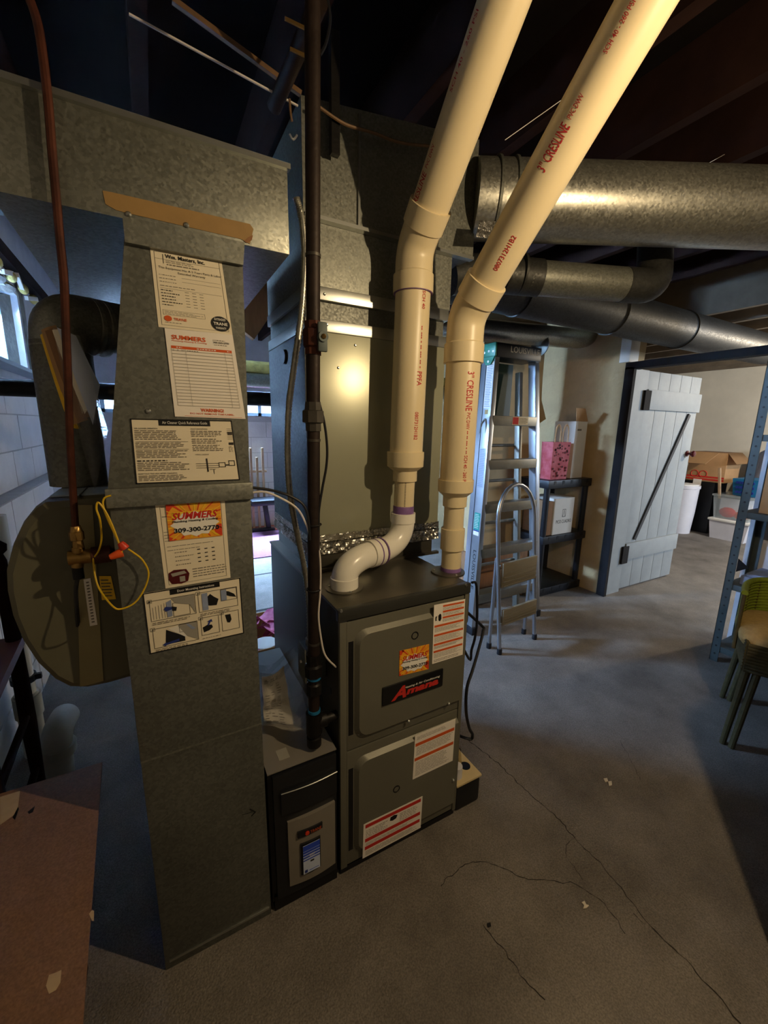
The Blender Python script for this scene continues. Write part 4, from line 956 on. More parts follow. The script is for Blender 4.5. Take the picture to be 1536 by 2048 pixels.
# clear bag and flower carton behind the air cleaner
random.seed(31)
bagp = [(526, 1352), (560, 1335), (600, 1305), (622, 1370), (626, 1440), (615, 1468), (575, 1480), (530, 1478)]
bag = thing('plastic_bag', 'clear crumpled plastic bag with a printed sheet on the air cleaner', 'bag', at(575, 1478, 2, AT))
tl_, tr_, br_, bl_ = at(520, 1345, 1, 1.20), at(604, 1300, 1, 1.14), at(628, 1455, 1, 1.10), at(525, 1470, 1, 1.14)
def fn(u, v):
    p = tl_*(1-u)*(1-v)+tr_*u*(1-v)+br_*u*v+bl_*(1-u)*v; z_ = max(p.z, AT+.006)
    return V((p.x, p.y-.03*math.sin(math.pi*u)-.012*math.sin(7*u+4*v)-.008*math.sin(17*v+3*u)-.02*v, z_))
MB().grid(fn, 22, 22).build('front_film', 'clear_bag', bag, 60)
def fn2(u, v): return fn(u, v)+V((0, .05+.03*math.sin(math.pi*u)*math.sin(math.pi*v), 0))
MB().grid(fn2, 14, 14).build('back_film', 'clear_bag', bag, 60)
def fn3(u, v): return fn(.04+.52*u, .08+.84*v)+V((0, .022, 0))
sh = MB().grid(fn3, 6, 8).build('printed_sheet', 'paper_white', bag, 60)
mb = MB()
for k in range(26):
    v_ = .08+.034*k
    for u_ in (0.08, .32, .56):
        if random.random() < .8:
            q = [fn3(u_, v_)+V((0, -.003, 0)), fn3(u_+.20*random.uniform(.5, 1), v_)+V((0, -.003, 0))]
            mb.add([q[0], q[1], q[1]+V((0, 0, -.0022)), q[0]+V((0, 0, -.0022))], [(0, 1, 2, 3)])
mb.build('print', 'ink_grey', sh)['kind'] = 'stuff'
fx = thing('flower_carton', 'open brown carton holding crumpled pink tissue behind the air cleaner', 'box', (.36, 2.05, 0))
x0, x1, y0, y1, zt = .22, .56, 1.86, 2.28, .30
MB().box(x0, x1, y0, y1, 0, .012).build('carton_base', 'card', fx)
for nm, a in (('carton_side', (x0, x0+.006, y0, y1)), ('carton_side', (x1-.006, x1, y0, y1)), ('carton_side', (x0, x1, y0, y0+.006)), ('carton_side', (x0, x1, y1-.006, y1))): MB().box(*a, .012, zt).build(nm, 'card', fx)
for k in range(14):
    c = V((random.uniform(x0+.06, x1-.06), random.uniform(y0+.16, y1-.06), random.uniform(.24, .31))); mb = MB()
    def f4(u, v, c=c, s=random.random()*6, r_=random.uniform(.045, .07)): 
        a = 2*math.pi*u; rr = r_*v*(1+.2*math.sin(3*a+s)); return c+V((math.cos(a)*rr, math.sin(a)*rr, .03*v*v*math.sin(2*a+s)+.02*v))
    mb.grid(f4, 12, 4); mb.build('tissue_flower', 'pink', fx, 60)
MB().lathe((.40, 1.93, .285), (0, 0, 1), [(0, .02), (.004, .055), (.012, .06), (.014, .052), (.006, .02)]).build('paper_plate', 'white_ink', fx)

# ================================================================ ladder, stool, rack
LY0, LY1, LZ = 1.93, 2.13, 1.86
LAx = [2.008, 2.375]
LBx = [1.775, 2.40]
def lad(side, z, off=0): t = z/LZ; return V((LBx[side]+(LAx[side]-LBx[side])*t, LY0+(LY1-LY0)*t+off, z))
la = thing('step_ladder', 'tall aluminium step ladder with green end caps leaning behind the furnace', 'ladder', (2.0, 1.95, 0))
for s in (0, 1):
    w_ = .135 if s == 0 else .07; th = .022
    a, b_ = lad(s, .02), lad(s, LZ); d = (b_-a)
    rl = MB().obox((a+b_)/2+V((0, w_/2, 0)), (d.length, th, w_), d, (1, 0, 0), .002).build('rail', 'alu', la)
    MB().obox((a+b_)/2+V((0, .002, 0)), (d.length, th+.016, .006), d, (1, 0, 0), .001).build('rail_flange', 'alu', la)
    MB().box(a.x-.02, a.x+.02, a.y-.01, a.y+.09, 0, .05, .004).build('foot', 'rubber', la)
    if s == 0:
        MB().obox((a+b_)/2+V((-.012, .085, 0)), (d.length, .002, .004), d, (1, 0, 0)).build('groove', 'ink_black', rl)
steps = [.235, .54, .84, 1.13, 1.42]
for k, z in enumerate(steps):
    a, b_ = lad(0, z), lad(1, z)
    MB().box(a.x+.01, b_.x-.01, a.y-.004, a.y+.08, z-.032, z+.032, .004).build('tread', 'alu_dull', la)
for z in (.4, .7, 1.0, 1.25):
    a, b_ = lad(0, z, .16), lad(1, z, .16); MB().cyl(a+V((.06, 0, 0)), b_-V((.06, 0, 0)), .011).build('rear_rung', 'alu_dull', la)
for s in (0, 1):
    a, b_ = lad(s, .02, .16), lad(s, LZ-.1, .11); sx = .06 if s == 0 else -.06
    d = b_-a; MB().obox((a+b_)/2+V((sx, 0, 0)), (d.length, .03, .045), d, (1, 0, 0), .003).build('rear_rail', 'alu_dull', la)
    z = 1.40; p = lad(s, z); 
a, b_ = lad(0, LZ-.02), lad(1, LZ-.02)
cap = MB().box(a.x-.018, b_.x+.02, a.y-.015, a.y+.16, LZ-.035, LZ+.055, .006).build('top_cap', 'black_plastic', la)
q0 = V((a.x+.10, a.y-.0158, LZ+.02))
flat_text(cap, 'grey_ink', 'LOUISVILLE', [q0+V((0, 0, .022)), q0+V((.27, 0, .022)), q0+V((.27, 0, -.018)), q0+V((0, 0, -.018))], 0, 0, 1, 1, .01)
e = MB().box(a.x-.032, a.x-.0185, a.y-.012, a.y+.145, LZ-.03, LZ+.055, .003).prism([(a.x-.030, a.y-.005, LZ-.03), (a.x-.030, a.y+.105, LZ-.03), (a.x-.030, a.y+.075, LZ-.08), (a.x-.030, a.y+.03, LZ-.08)], (.012, 0, 0)).build('end_cap', 'green_plastic', la)
for dy, dz in ((.01, .0), (.05, .005), (.09, .0), (.05, -.06)): MB().cyl((a.x-.033, a.y+dy, LZ+dz), (a.x-.0315, a.y+dy, LZ+dz), .008).build('rivet', 'white_ink', e)
mb = MB(); mb.box(b_.x-.36, b_.x-.05, b_.y+.17, b_.y+.18, 1.45, LZ-.04).build('tray', 'dark_green', la)
t_ = lad(0, steps[4]); L = Label(la, 'warning_sticker', [V((t_.x+.18, t_.y-.0045, 1.448)), V((t_.x+.33, t_.y-.0045, 1.448)), V((t_.x+.33, t_.y-.0045, 1.396)), V((t_.x+.18, t_.y-.0045, 1.396))], 0, 'paper'); L.rect('red_print', .02, .04, .38, .96).lines('ink_grey', .42, .1, .96, .9, 5, .4).done()
# print on the wide left rail (it faces the window side)
def rail_rect(z0, z1, v0, v1, m, nm='rail_label'):
    a, b_ = lad(0, z0), lad(0, z1); q = [b_+V((-.0118, v0, 0)), b_+V((-.0118, v1, 0)), a+V((-.0118, v1, 0)), a+V((-.0118, v0, 0))]
    return Label(la, nm, q, 0, m)
L = rail_rect(1.50, 1.80, .078, .012, 'paper_white'); L.lines('lightblue_ink', .08, .02, .95, .98, 26, .5).done()
L = rail_rect(.98, 1.24, .078, .016, 'alu'); L.lines('lightblue_ink', .08, .02, .95, .98, 22, .5).done()
L = rail_rect(1.46, 1.49, .03, .06, 'pump_label'); L.done()
L = rail_rect(.66, .81, .072, .018, 'teal_ink'); L.rect('paper_white', 0, .82, 1, 1).rect('navy', 0, .76, 1, .82).lines('white_ink', .1, .05, .9, .7, 9, .3).done()
# vertical maker name low on the rail
a, b_ = lad(0, .30), lad(0, .56); vs, fs, _ = text2d('LOUISVILLE', .01)
MB().add([b_.lerp(a, x)+V((-.0122, .026+.030*(1-y), 0)) for x, y in vs], fs).build('print', 'ink', la)['kind'] = 'stuff'
# spreader bars on the rail
p = lad(0, 1.43)+V((-.018, .0, 0))
for dy, dz in ((-.02, -.20), (.055, -.21)):
    MB().tube([p+V((0, .045, 0)), p+V((0, .045+dy*.6, -.03)), p+V((0, .045+dy, dz))], .006, 8).build('spreader_bar', 'alu_dull', la)

st = thing('step_stool', 'folding two-tread aluminium step stool with an arched hand rail', 'stool', (1.93, 1.71, 0))
SA, SB = V((1.762, 1.672, 0)), V((2.106, 1.703, 0)); sd = (SB-SA).normalized(); sn = V((-sd.y, sd.x, 0))
ZT = at(1040, 968, 1, 1.80).z
def stl(t, z, back=0): return SA.lerp(SB, t)+sn*(back+.11*z/ZT)+V((0, 0, z))
arch = [stl(0, .03), stl(0, ZT*.80)]
for k in range(1, 12):
    a = math.pi*(1-k/12); arch.append(stl(.5+.5*math.cos(a), ZT*.80+ZT*.20*math.sin(a)))
arch += [stl(1, ZT*.80), stl(1, .03)]
MB().tube(arch, .0125, 14).build('arched_frame', 'alu', st, 70)
for t in (0, 1):
    z_ = .60; f = stl(t, 0, .085); f.z = .03
    MB().tube([stl(t, z_, .012), f], .011, 12).build('rear_leg', 'alu', st)
    for q in (stl(t, 0), V((f.x, f.y, 0))): MB().lathe(V((q.x, q.y, 0)), (0, 0, 1), [(0, .016), (.03, .016), (.036, .0135)], 12).build('rubber_foot', 'rubber', st)
    for z in (.56, .20): MB().sphere(stl(t, z, -.013), .006, 8).build('rivet', 'galv_edge', st)
for z0, z1 in ((.42, .575), (.185, .285)):
    a, b_ = stl(.03, (z0+z1)/2, .0), stl(.97, (z0+z1)/2, .0)
    td = MB().obox((a+b_)/2+sn*-.016, ((b_-a).length, .018, z1-z0), b_-a, sn, .004).build('tread', 'stool_tread', st)
    for k in range(6):
        zz = z0+(z1-z0)*(k+.5)/6; o = stl(.5, zz, -.0262); MB().obox((o.x, o.y-.0, zz), ((b_-a).length*.96, .002, .008), b_-a, sn).build('grip_rib', 'stool_tread', td)

# black plastic storage rack by the wall
rk = thing('storage_rack', 'black plastic storage rack against the plaster wall', 'shelf', (2.93, 2.4, 0))
KX0, KX1, KY0, KY1 = 2.66, 3.19, 2.16, 2.56
lv_z = [.03, .475, .93]
for z in lv_z:
    sh_ = MB().box(KX0, KX1, KY0, KY1, z-.02, z+.045, .006).build('shelf_board', 'black_plastic', rk)
    for k in range(5): MB().box(KX0+.06+k*.1, KX0+.085+k*.1, KY0-.002, KY0+.002, z+.012, z+.040).build('lip_slot', 'ink_black', sh_)
for x in (KX0+.03, KX1-.03):
    for y in (KY0+.035, KY1-.035):
        for z0, z1 in ((.075, .455), (.52, .91)): MB().cyl((x, y, z0), (x, y, z1), .024, n=14).build('post', 'black_plastic', rk)
def carton(name, lab, x0, x1, y0, y1, z0, z1, m, flaps=0, m2=None):
    t = thing(name, lab, 'box', ((x0+x1)/2, (y0+y1)/2, z0))
    MB().box(x0, x1, y0, y1, z0, z1, .002).build('carton_body', m, t); return t
S1, S2 = .976, .521
t = carton('white_carton', 'tall white carton with an open flap on the rack top', 2.985, 3.13, 2.22, 2.42, S1, S1+.46, 'card_white')
MB().box(3.131, 3.134, 2.22, 2.42, S1, S1+.42).build('brown_side', 'card', t)
MB().prism([(2.985, 2.22, S1+.461), (3.13, 2.22, S1+.461), (3.04, 2.19, S1+.56), (2.93, 2.19, S1+.56)], (0, .004, .002)).build('flap', 'card', t)
MB().box(3.01, 3.06, 2.2185, 2.2195, S1+.385, S1+.40).build('printed_mark', 'ink_grey', t)
gb = thing('gift_bag', 'red and pink patterned paper gift bag with handles on the rack', 'bag', (2.81, 2.27, S1))
MB().hexa([(2.73, 2.21, S1), (2.92, 2.21, S1), (2.92, 2.31, S1), (2.73, 2.31, S1)], [(2.72, 2.205, S1+.295), (2.93, 2.205, S1+.295), (2.93, 2.315, S1+.295), (2.72, 2.315, S1+.295)]).build('bag_body', 'gift_red', gb)
random.seed(2); mb = MB()
for k in range(46):
    c = V((random.uniform(2.74, 2.91), 2.2025, S1+random.uniform(.02, .28))); r_ = random.uniform(.005, .011)
    mb.add([c+V((r_*math.cos(a), 0, r_*math.sin(a))) for a in [j*math.pi/3 for j in range(6)]], [tuple(range(6))])
mb.build('dot_pattern', 'knob_red', gb)['kind'] = 'stuff'
for x in (2.775, 2.865):
    MB().tube([(x-.03, 2.212, S1+.27)]+[(x-.03*math.cos(a), 2.212, S1+.36+.07*math.sin(a)) for a in [j*math.pi/8 for j in range(9)]]+[(x+.03, 2.212, S1+.27)], .005, 8).build('handle', 'card', gb)
t = carton('logo_carton', 'pinkish white carton with a square logo on the middle rack shelf', 2.78, 3.02, 2.18, 2.42, S2, S2+.30, 'card_white')
F_ = Label(t, 'logo_print', [V((2.785, 2.1795, S2+.295)), V((3.015, 2.1795, S2+.295)), V((3.015, 2.1795, S2+.005)), V((2.785, 2.1795, S2+.005))], 0, 'card_white')
F_.frame('ink', .42, .30, .60, .52, .014, .014).poly('ink', [(.43, .515), (.445, .515), (.515, .335), (.505, .32)]).poly('ink', [(.59, .515), (.575, .515), (.505, .335), (.515, .32)]).text('ink', 'PICO CUADRO', .12, .60, .93, .70).done()
carton('brown_carton', 'narrow brown carton beside the logo carton on the rack', 2.722, 2.775, 2.19, 2.44, S2, S2+.28, 'card_dark')
cr = thing('wooden_crate', 'low brown wooden crate on the floor behind the ladder', 'crate', (2.30, 2.33, 0))
for k in range(3):
    for y in (2.25, 2.43): MB().box(2.05, 2.60, y, y+.018, .03+k*.13, .14+k*.13, .002).build('slat', 'wood_brown', cr)
for x in (2.05, 2.58):
    MB().box(x, x+.02, 2.268, 2.43, 0, .42, .002).build('end_board', 'wood_brown', cr)

# ================================================================ metal shelving and wicker chair at the right
ms = thing('metal_shelving', 'slotted grey steel shelving standing by the doorway', 'shelf', (3.04, .6, 0))
MX0, MX1, MY0, MY1 = 2.885, 3.185, .12, 1.035
def post(x, y, sx, sy):
    o = MB().box(x, x+.042*sx, y, y+.003*sy, 0, 1.95).box(x, x+.003*sx, y, y+.042*sy, 0, 1.95).build('post', 'shelf_steel', ms)
    for k in range(36):
        z = .05+k*.052
        MB().cyl((x-.0008*sx, y+.022*sy, z), (x+.0005*sx, y+.022*sy, z), .0055, n=8).build('bolt_hole', 'ink_black', o)
post(MX0, MY1, 1, -1); post(MX1, MY1, -1, -1); post(MX0, MY0, 1, 1); post(MX1, MY0, -1, 1)
for z in (.10, .50, .93, 1.36, 1.80): MB().box(MX0+.004, MX1-.004, MY0+.004, MY1-.004, z-.035, z, .002).build('shelf_plate', 'shelf_steel', ms)
MB().prism([(MX0-.001, MY1-.045, .66), (MX0-.001, MY1-.10, .62), (MX0-.001, MY1-.045, .58)], (.003, 0, 0)).build('gusset', 'rust_black', ms)
tag(MB().box(2.93, 3.15, .62, .98, .501, .555, .006).box(2.94, 3.14, .64, .96, .556, .575, .004).build('tray', 'lightblue_ink'), 'flat grey blue tray lying on the metal shelving', 'tray')
tag(MB().box(2.93, 3.16, .70, .96, .931, 1.22, .003).build('shelf_carton', 'card'), 'plain cardboard box on the upper metal shelf', 'box')
tag(MB().box(2.95, 3.16, .45, .74, .101, .34, .01).build('purple_case', 'rug_purple'), 'dull purple case on the lowest metal shelf', 'case')
tag(MB().box(2.96, 3.15, .20, .62, .931, 1.10, .004).build('paint_carton', 'card_dark'), 'dark cardboard carton beside the plain box on the metal shelf', 'box')

ch = thing('wicker_chair', 'green and brown wicker chair with a tan seat cushion', 'chair', (2.3, .7, 0))
cu0 = V((2.125, .655, 0)); uu = V((.42, -.91, 0)).normalized(); ww_ = V((.91, .42, 0)).normalized()
W_, D_ch, SZ = .56, .42, .40
def cp_(u, w_, z): return cu0+uu*u*W_+ww_*w_*D_ch+V((0, 0, z))
for u, w_, du, dw in ((0, 0, .06, .06), (1, 0, -.06, .06), (0.03, 1, .06, -.05), (.97, 1, -.06, -.05)):
    a, b_ = cp_(u, w_, 0), cp_(u+du, w_+dw, SZ)
    MB().tube([a, b_], [.012, .016], 10).build('leg', 'wicker_dark', ch)
    MB().tube([a+uu*.03-ww_*.012, b_+uu*.035], [.012, .015], 10).build('leg', 'wicker_dark', ch)
mb = MB()
for k in range(9):
    z = SZ-.03+k*.0145; mb.tube(fillet([cp_(.03, .02, z), cp_(1, .02, z), cp_(1, 1, z), cp_(.03, 1, z), cp_(.03, .03, z)], .06, 5), .0085, 6)
mb.build('woven_apron', 'wicker_dark', ch, 60)['kind'] = 'stuff'
cz = SZ+.085
def cfn(u, v):
    a = 2*math.pi*u; b_ = math.pi*(v-.5); sx = abs(math.cos(b_))**.45
    def se(t): return math.copysign(abs(t)**.5, t)
    return cp_(.5, .5, cz)+uu*(.29*sx*se(math.cos(a)))+ww_*(.22*sx*se(math.sin(a)))+V((0, 0, .055*math.copysign(abs(math.sin(b_))**.7, math.sin(b_))))
MB().grid(cfn, 40, 16).build('cushion', 'cushion', ch, 70)
def back_curve(z, off=0):
    return smooth_path([cp_(-.02, .35, z)+V((0, 0, 0)), cp_(.02, .75, z), cp_(.16, 1.04, z), cp_(.5, 1.12, z), cp_(.84, 1.04, z), cp_(.98, .75, z), cp_(1.02, .35, z)], 5)
mb = MB()
for k in range(11): mb.tube(back_curve(.50+k*.015), .0086, 6)
mb.build('woven_back', 'wicker_green', ch, 60)['kind'] = 'stuff'
for i, p in enumerate(back_curve(.5)[::3]): MB().cyl((p.x, p.y, SZ), (p.x, p.y, .66), .008, n=8).build('back_stake', 'wicker_dark', ch)
MB().tube(back_curve(.668), .013, 8).build('top_rim', 'wicker_green', ch, 60)

# ================================================================ far room
bk = thing('bookcase', 'black open bookcase in the far room', 'bookcase', (6.75, 2.9, 0))
def far(px, py, x): return at(px, py, 0, x)
BXF = 6.55
yL, yR = far(1362, 1000, BXF).y, far(1424, 1000, BXF).y; zT = far(1400, 962, BXF).z
yy0, yy1 = min(yL, yR), max(yL, yR)
MB().box(BXF, BXF+.35, yy0, yy0+.30, 0, zT-.03).build('side_panel', 'black_paint', bk); MB().box(BXF, BXF+.35, yy1, yy1+.3, 0, zT-.03).build('side_panel', 'black_paint', bk)
MB().box(BXF-.01, BXF+.36, yy0, yy1+.3, zT-.03, zT).build('top_board', 'black_paint', bk)
MB().box(BXF+.33, BXF+.35, yy0+.3, yy1, 0, zT-.03).build('back_panel', 'black_paint', bk)
for z in (.06, .38): MB().box(BXF, BXF+.33, yy0+.3, yy1, z, z+.03).build('shelf_board', 'wood_red', bk)
p = far(1394, 965, BXF-.012); MB().box(BXF-.013, BXF-.011, p.y-.05, p.y+.05, p.z-.05, p.z+.05).build('paper_note', 'paper_white', bk)
fc = thing('fruit_carton', 'open brown carton with red fruit print on the bookcase', 'box', (6.7, (yy0+yy1)/2, zT))
ya, yb = far(1455, 920, BXF).y, far(1378, 920, BXF).y; zc = far(1420, 905, BXF).z
MB().box(BXF, BXF+.40, ya, yb, zT, zc, .003).build('carton_body', 'card', fc)
MB().box(BXF-.002, BXF, ya, yb, zT+.02, zT+.075).build('red_band', 'red_print', fc)
MB().box(BXF-.003, BXF-.002, ya, yb, zT+.042, zT+.052).build('pale_line', 'card', fc)
for f_ in (.55, .78):
    c = V((BXF-.003, ya+(yb-ya)*f_, zT+.10)); MB().tube([c+V((0, .045*math.cos(a), .045*math.sin(a))) for a in [k*math.pi/8 for k in range(17)]], .005, 6).build('fruit_print', 'red_print', fc)
MB().prism([(BXF, yb, zc), (BXF, ya+.10, zc), (BXF-.14, ya+.18, zc-.15), (BXF-.14, yb+.05, zc-.15)], (-.004, 0, .004)).build('flap', 'card', fc)
MB().prism([(BXF, ya, zc), (BXF+.40, ya, zc), (BXF+.38, ya-.13, zc-.13), (BXF-.06, ya-.13, zc-.13)], (0, .004, .004)).build('flap', 'card', fc)
MB().box(BXF+.01, BXF+.39, ya+.01, yb-.01, zc, zc+.004).build('dark_inside', 'card_dark', fc)
cx = 6.35; yb0, yb1 = far(1500, 1040, cx).y, far(1418, 1040, cx).y
zb1, zb2, zb3 = far(1425, 1035, cx).z, far(1425, 985, cx).z, far(1450, 950, cx).z
b1 = thing('storage_bin', 'white storage bin with a lid at the bottom of the far room stack', 'bin', (cx+.2, (yb0+yb1)/2, 0))
MB().hexa([(cx+.02, yb0+.03, 0), (cx+.40, yb0+.03, 0), (cx+.40, yb1-.03, 0), (cx+.02, yb1-.03, 0)], [(cx, yb0, zb1-.03), (cx+.42, yb0, zb1-.03), (cx+.42, yb1, zb1-.03), (cx, yb1, zb1-.03)]).build('tub', 'white_bin', b1)
MB().box(cx-.015, cx+.435, yb0-.015, yb1+.015, zb1-.03, zb1-.002, .006).build('lid', 'white_ink', b1)
b2 = thing('storage_bin', 'see-through storage bin with red and white contents on the white bin', 'bin', (cx+.2, (yb0+yb1)/2, zb1))
MB().hexa([(cx+.03, yb0+.03, zb1), (cx+.39, yb0+.03, zb1), (cx+.39, yb1-.03, zb1), (cx+.03, yb1-.03, zb1)], [(cx, yb0, zb2-.03), (cx+.42, yb0, zb2-.03), (cx+.42, yb1, zb2-.03), (cx, yb1, zb2-.03)]).build('tub', 'clear_bin', b2)
MB().box(cx-.012, cx+.432, yb0-.012, yb1+.012, zb2-.035, zb2-.01, .005).build('rim', 'clear_bin', b2)
MB().box(cx+.06, cx+.36, yb0+.06, yb1-.06, zb1+.10, zb1+.28, .02).build('white_contents', 'white_bin', b2)
MB().sphere((cx+.07, (yb0+yb1)/2+.05, zb1+.09), .075, 12, (.6, 1.3, .9)).build('red_contents', 'red_print', b2)
MB().sphere((cx+.07, yb0+.12, zb1+.07), .06, 12, (.6, 1.3, .9)).build('orange_contents', 'orange_nut', b2)
bs = thing('plastic_basket', 'blue perforated plastic basket on top of the stacked bins', 'basket', (cx+.2, (yb0+yb1)/2-.05, zb2))
ys0, ys1 = yb0-.02, yb1-.17
MB().hexa([(cx+.03, ys0+.02, zb2), (cx+.36, ys0+.02, zb2), (cx+.36, ys1-.02, zb2), (cx+.03, ys1-.02, zb2)], [(cx, ys0, zb2+.21), (cx+.38, ys0, zb2+.21), (cx+.38, ys1, zb2+.21), (cx, ys1, zb2+.21)]).build('basket_body', 'blue_plastic', bs)
for j in range(3):
    for k in range(6): MB().cyl((cx+.022-.007*j, ys0+.06+k*(ys1-ys0-.12)/5, zb2+.045+.06*j), (cx+.004-.009*j, ys0+.06+k*(ys1-ys0-.12)/5, zb2+.045+.06*j), .017, n=8).build('basket_hole', 'navy', bs)
p = far(1443, 985, cx+.05); q = far(1438, 948, cx-.02)
tag(MB().obox(V((cx-.005, (p.y+q.y)/2, zb2+.13)), (.40, .03, .018), V((-.05, .04, .40)), (0, 1, 0), .003).build('wood_stick', 'wood_pale'), 'pale wooden stick poking out of the see-through bin', 'stick')
bk2 = thing('bucket', 'white plastic bucket behind the open plank door', 'bucket', (6.3, yy1+.0, 0))
by_ = far(1368, 1040, 6.3).y
MB().lathe((6.3, by_+.05, 0), (0, 0, 1), [(0, .13), (.30, .15), (.62, .16), (.62, .17), (.66, .17), (.66, .15)], 28).build('bucket_body', 'white_bin', bk2)
MB().lathe((6.3, by_+.05, .655), (0, 0, 1), [(0, .145), (.02, .15), (.025, .10)], 28).build('bucket_lid', 'white_ink', bk2)
nb = tag(MB().lathe((6.72, (yy0+yy1)/2+.1, .41), (0, 0, 1), [(0, .08), (.25, .085), (.27, .06), (.28, .03)]).build('blue_jug', 'navy'), 'dark blue container inside the black bookcase', 'container')
nb.location.z = .092
gb_ = MB(); random.seed(9)
gc = V((7.15, ya-.30, zT+.02))
def gfn(u, v): a = 2*math.pi*u; r_ = (.22-.08*v)*(1+.1*math.sin(5*a)); return gc+V((.6*r_*math.cos(a), 1.2*r_*math.sin(a), .42*v+.03*math.sin(3*a)*v))
tag(MB().grid(gfn, 24, 8).build('grey_bag', 'lightblue_ink', None, 60), 'pale grey filled plastic bag beside the fruit carton', 'bag')
tag(MB().box(6.94, 7.36, ya-.62, ya-.02, 0, zT-.01).build('low_cabinet', 'black_paint'), 'dark low cabinet under the grey bag in the far room', 'cabinet')
lp = thing('ceiling_bulb', 'bare bulb in a porcelain holder on the far room joists', 'lamp', (5.4, .75, 2.06))
MB().lathe((5.4, .75, 2.236), (0, 0, -1), [(0, .06), (.03, .055), (.06, .03), (.09, .028)]).build('holder', 'white_ink', lp)
MB().lathe((5.4, .75, 2.145), (0, 0, -1), [(0, .014), (.03, .02), (.07, .03), (.10, .028), (.12, .012)]).build('bulb', 'bulb', lp)
pl2 = thing('pendant_bulb', 'bare bulb hanging on a cord from the main room joists', 'lamp', BULB)
BC = BULB+V((0, 0, .066))
MB().cyl(BC+V((0, 0, .09)), V((BULB.x, BULB.y, CE-.001)), .004, n=8).build('cord', 'wire_black', pl2)
MB().lathe(BC+V((0, 0, .10)), (0, 0, -1), [(0, .012), (.01, .02), (.05, .02), (.055, .014)]).build('socket', 'black_plastic', pl2)
MB().lathe(BC+V((0, 0, .045)), (0, 0, -1), [(0, .012), (.02, .018), (.04, .026), (.055, .027), (.068, .018), (.072, .006)]).build('bulb', 'bulb', pl2)

# ================================================================ left foreground and far left corner
bx, bz = -.20, .45
hbd = thing('hardboard_sheet', 'brown hardboard sheet lying flat in the left foreground', 'board', (-.5, .75, bz))
MB().prism([(bx, 1.207, bz), (bx+.034, .45, bz), (-1.0, .45, bz) if 0 else (-.60, .45, bz), (-.60, 1.207, bz)], (0, 0, .006)).build('sheet', 'hardboard', hbd)
def patch(px, m, nm):
    MB().prism([at(x, y, 2, bz+.0062) for x, y in px], (0, 0, .0003)).build(nm, m, hbd)
patch([(92, 1972), (98, 1950), (110, 1946), (123, 1940), (121, 1965), (112, 1980), (98, 1988)], 'board_scuff', 'scuff'); patch([(178, 1828), (184, 1820), (188, 1822), (188, 1842), (184, 1842)], 'board_scuff', 'scuff')
patch([(25, 1635), (36, 1614), (38, 1618), (30, 1640)], 'ink_black', 'dark_mark'); patch([(55, 1624), (70, 1612), (66, 1624), (58, 1628)], 'ink_black', 'dark_mark')
patch([(0, 1594), (40, 1582), (35, 1625), (0, 1650)], 'board_scuff', 'worn_corner')
tbx = thing('work_crate', 'dark wooden crate under the hardboard sheet', 'crate', (-.45, .8, 0))
for k in range(3):
    MB().box(-.58, -.26, 1.02, 1.04, .01+k*.145, .145+k*.145, .002).build('slat', 'wood_dark', tbx); MB().box(-.58, -.26, .50, .52, .01+k*.145, .145+k*.145, .002).build('slat', 'wood_dark', tbx)
    MB().box(-.28, -.26, .52, 1.02, .01+k*.145, .145+k*.145, .002).build('slat', 'wood_dark', tbx); MB().box(-.58, -.56, .52, 1.02, .01+k*.145, .145+k*.145, .002).build('slat', 'wood_dark', tbx)
wc = thing('wooden_chair', 'old reddish wooden chair standing by the left wall', 'chair', (-.42, 1.35, 0))
cA = at(38, 1330, 1, 1.30)
kx = cA.x-.075
MB().hexa([(kx-.16, 1.22, .66), (kx+.03, 1.22, .66), (kx+.01, 1.62, .66), (kx-.16, 1.62, .66)], [(kx-.16, 1.22, .69), (kx+.03, 1.22, .69), (kx+.01, 1.62, .69), (kx-.16, 1.62, .69)]).build('seat', 'wood_red', wc)
for x, y in ((kx, 1.24), (kx-.15, 1.24), (kx-.01, 1.60), (kx-.15, 1.60)):
    h = .66 if y < 1.5 else .97
    MB().lathe((x, y, 0), (0, 0, 1), [(0, .014), (.2, .018), (.4, .022), (h-.02, .018), (h, .012)]+([(h+.01, .022), (h+.03, .024), (h+.045, .008)] if h > .7 else []), 12).build('leg', 'wood_dark', wc)
for z in (.22, .42): MB().cyl((kx, 1.24, z), (kx-.01, 1.60, z), .011).build('stretcher', 'wood_dark', wc)
MB().box(kx-.15, kx-.01, 1.592, 1.612, .84, .93, .003).build('back_rail', 'wood_red', wc)
dp = thing('drain_pipe', 'white plastic drain pipe with a black clamp on the left wall', 'pipe', (-.575, 2.0, 0))
dx_ = at(62, 1440, 1, 2.0).x
zc_ = at(65, 1355, 1, 2.0).z; zt_ = at(70, 1320, 1, 2.0).z
MB().cyl((dx_, 2.0, 0), (dx_, 2.0, zc_-.06), .040).build('pipe', 'pvc_dirty', dp)
MB().lathe((dx_, 2.0, zc_-.16), (0, 0, 1), [(0, .041), (0, .047), (.09, .047), (.09, .041)]).build('coupling', 'pvc_dirty', dp)
MB().cyl((dx_, 2.0, zc_-.07), (dx_, 2.0, 1.02), .034).build('riser', 'pvc_white', dp)
MB().lathe((dx_, 2.0, zc_-.008), (0, 0, 1), [(0, .035), (0, .042), (.026, .042), (.026, .035)]).build('clamp', 'black_plastic', dp)
MB().box(dx_+.03, dx_+.06, 1.985, 2.0, zc_-.004, zc_+.018).build('clamp_screw', 'black_plastic', dp)
cl0 = at(120, 1560, 2, 0)
cw = thing('cleanout_elbow', 'dusty white plastic elbow pipe standing on the floor by the wall', 'pipe', (cl0.x, cl0.y, 0))
zz = at(132, 1445, 1, cl0.y+.03).z
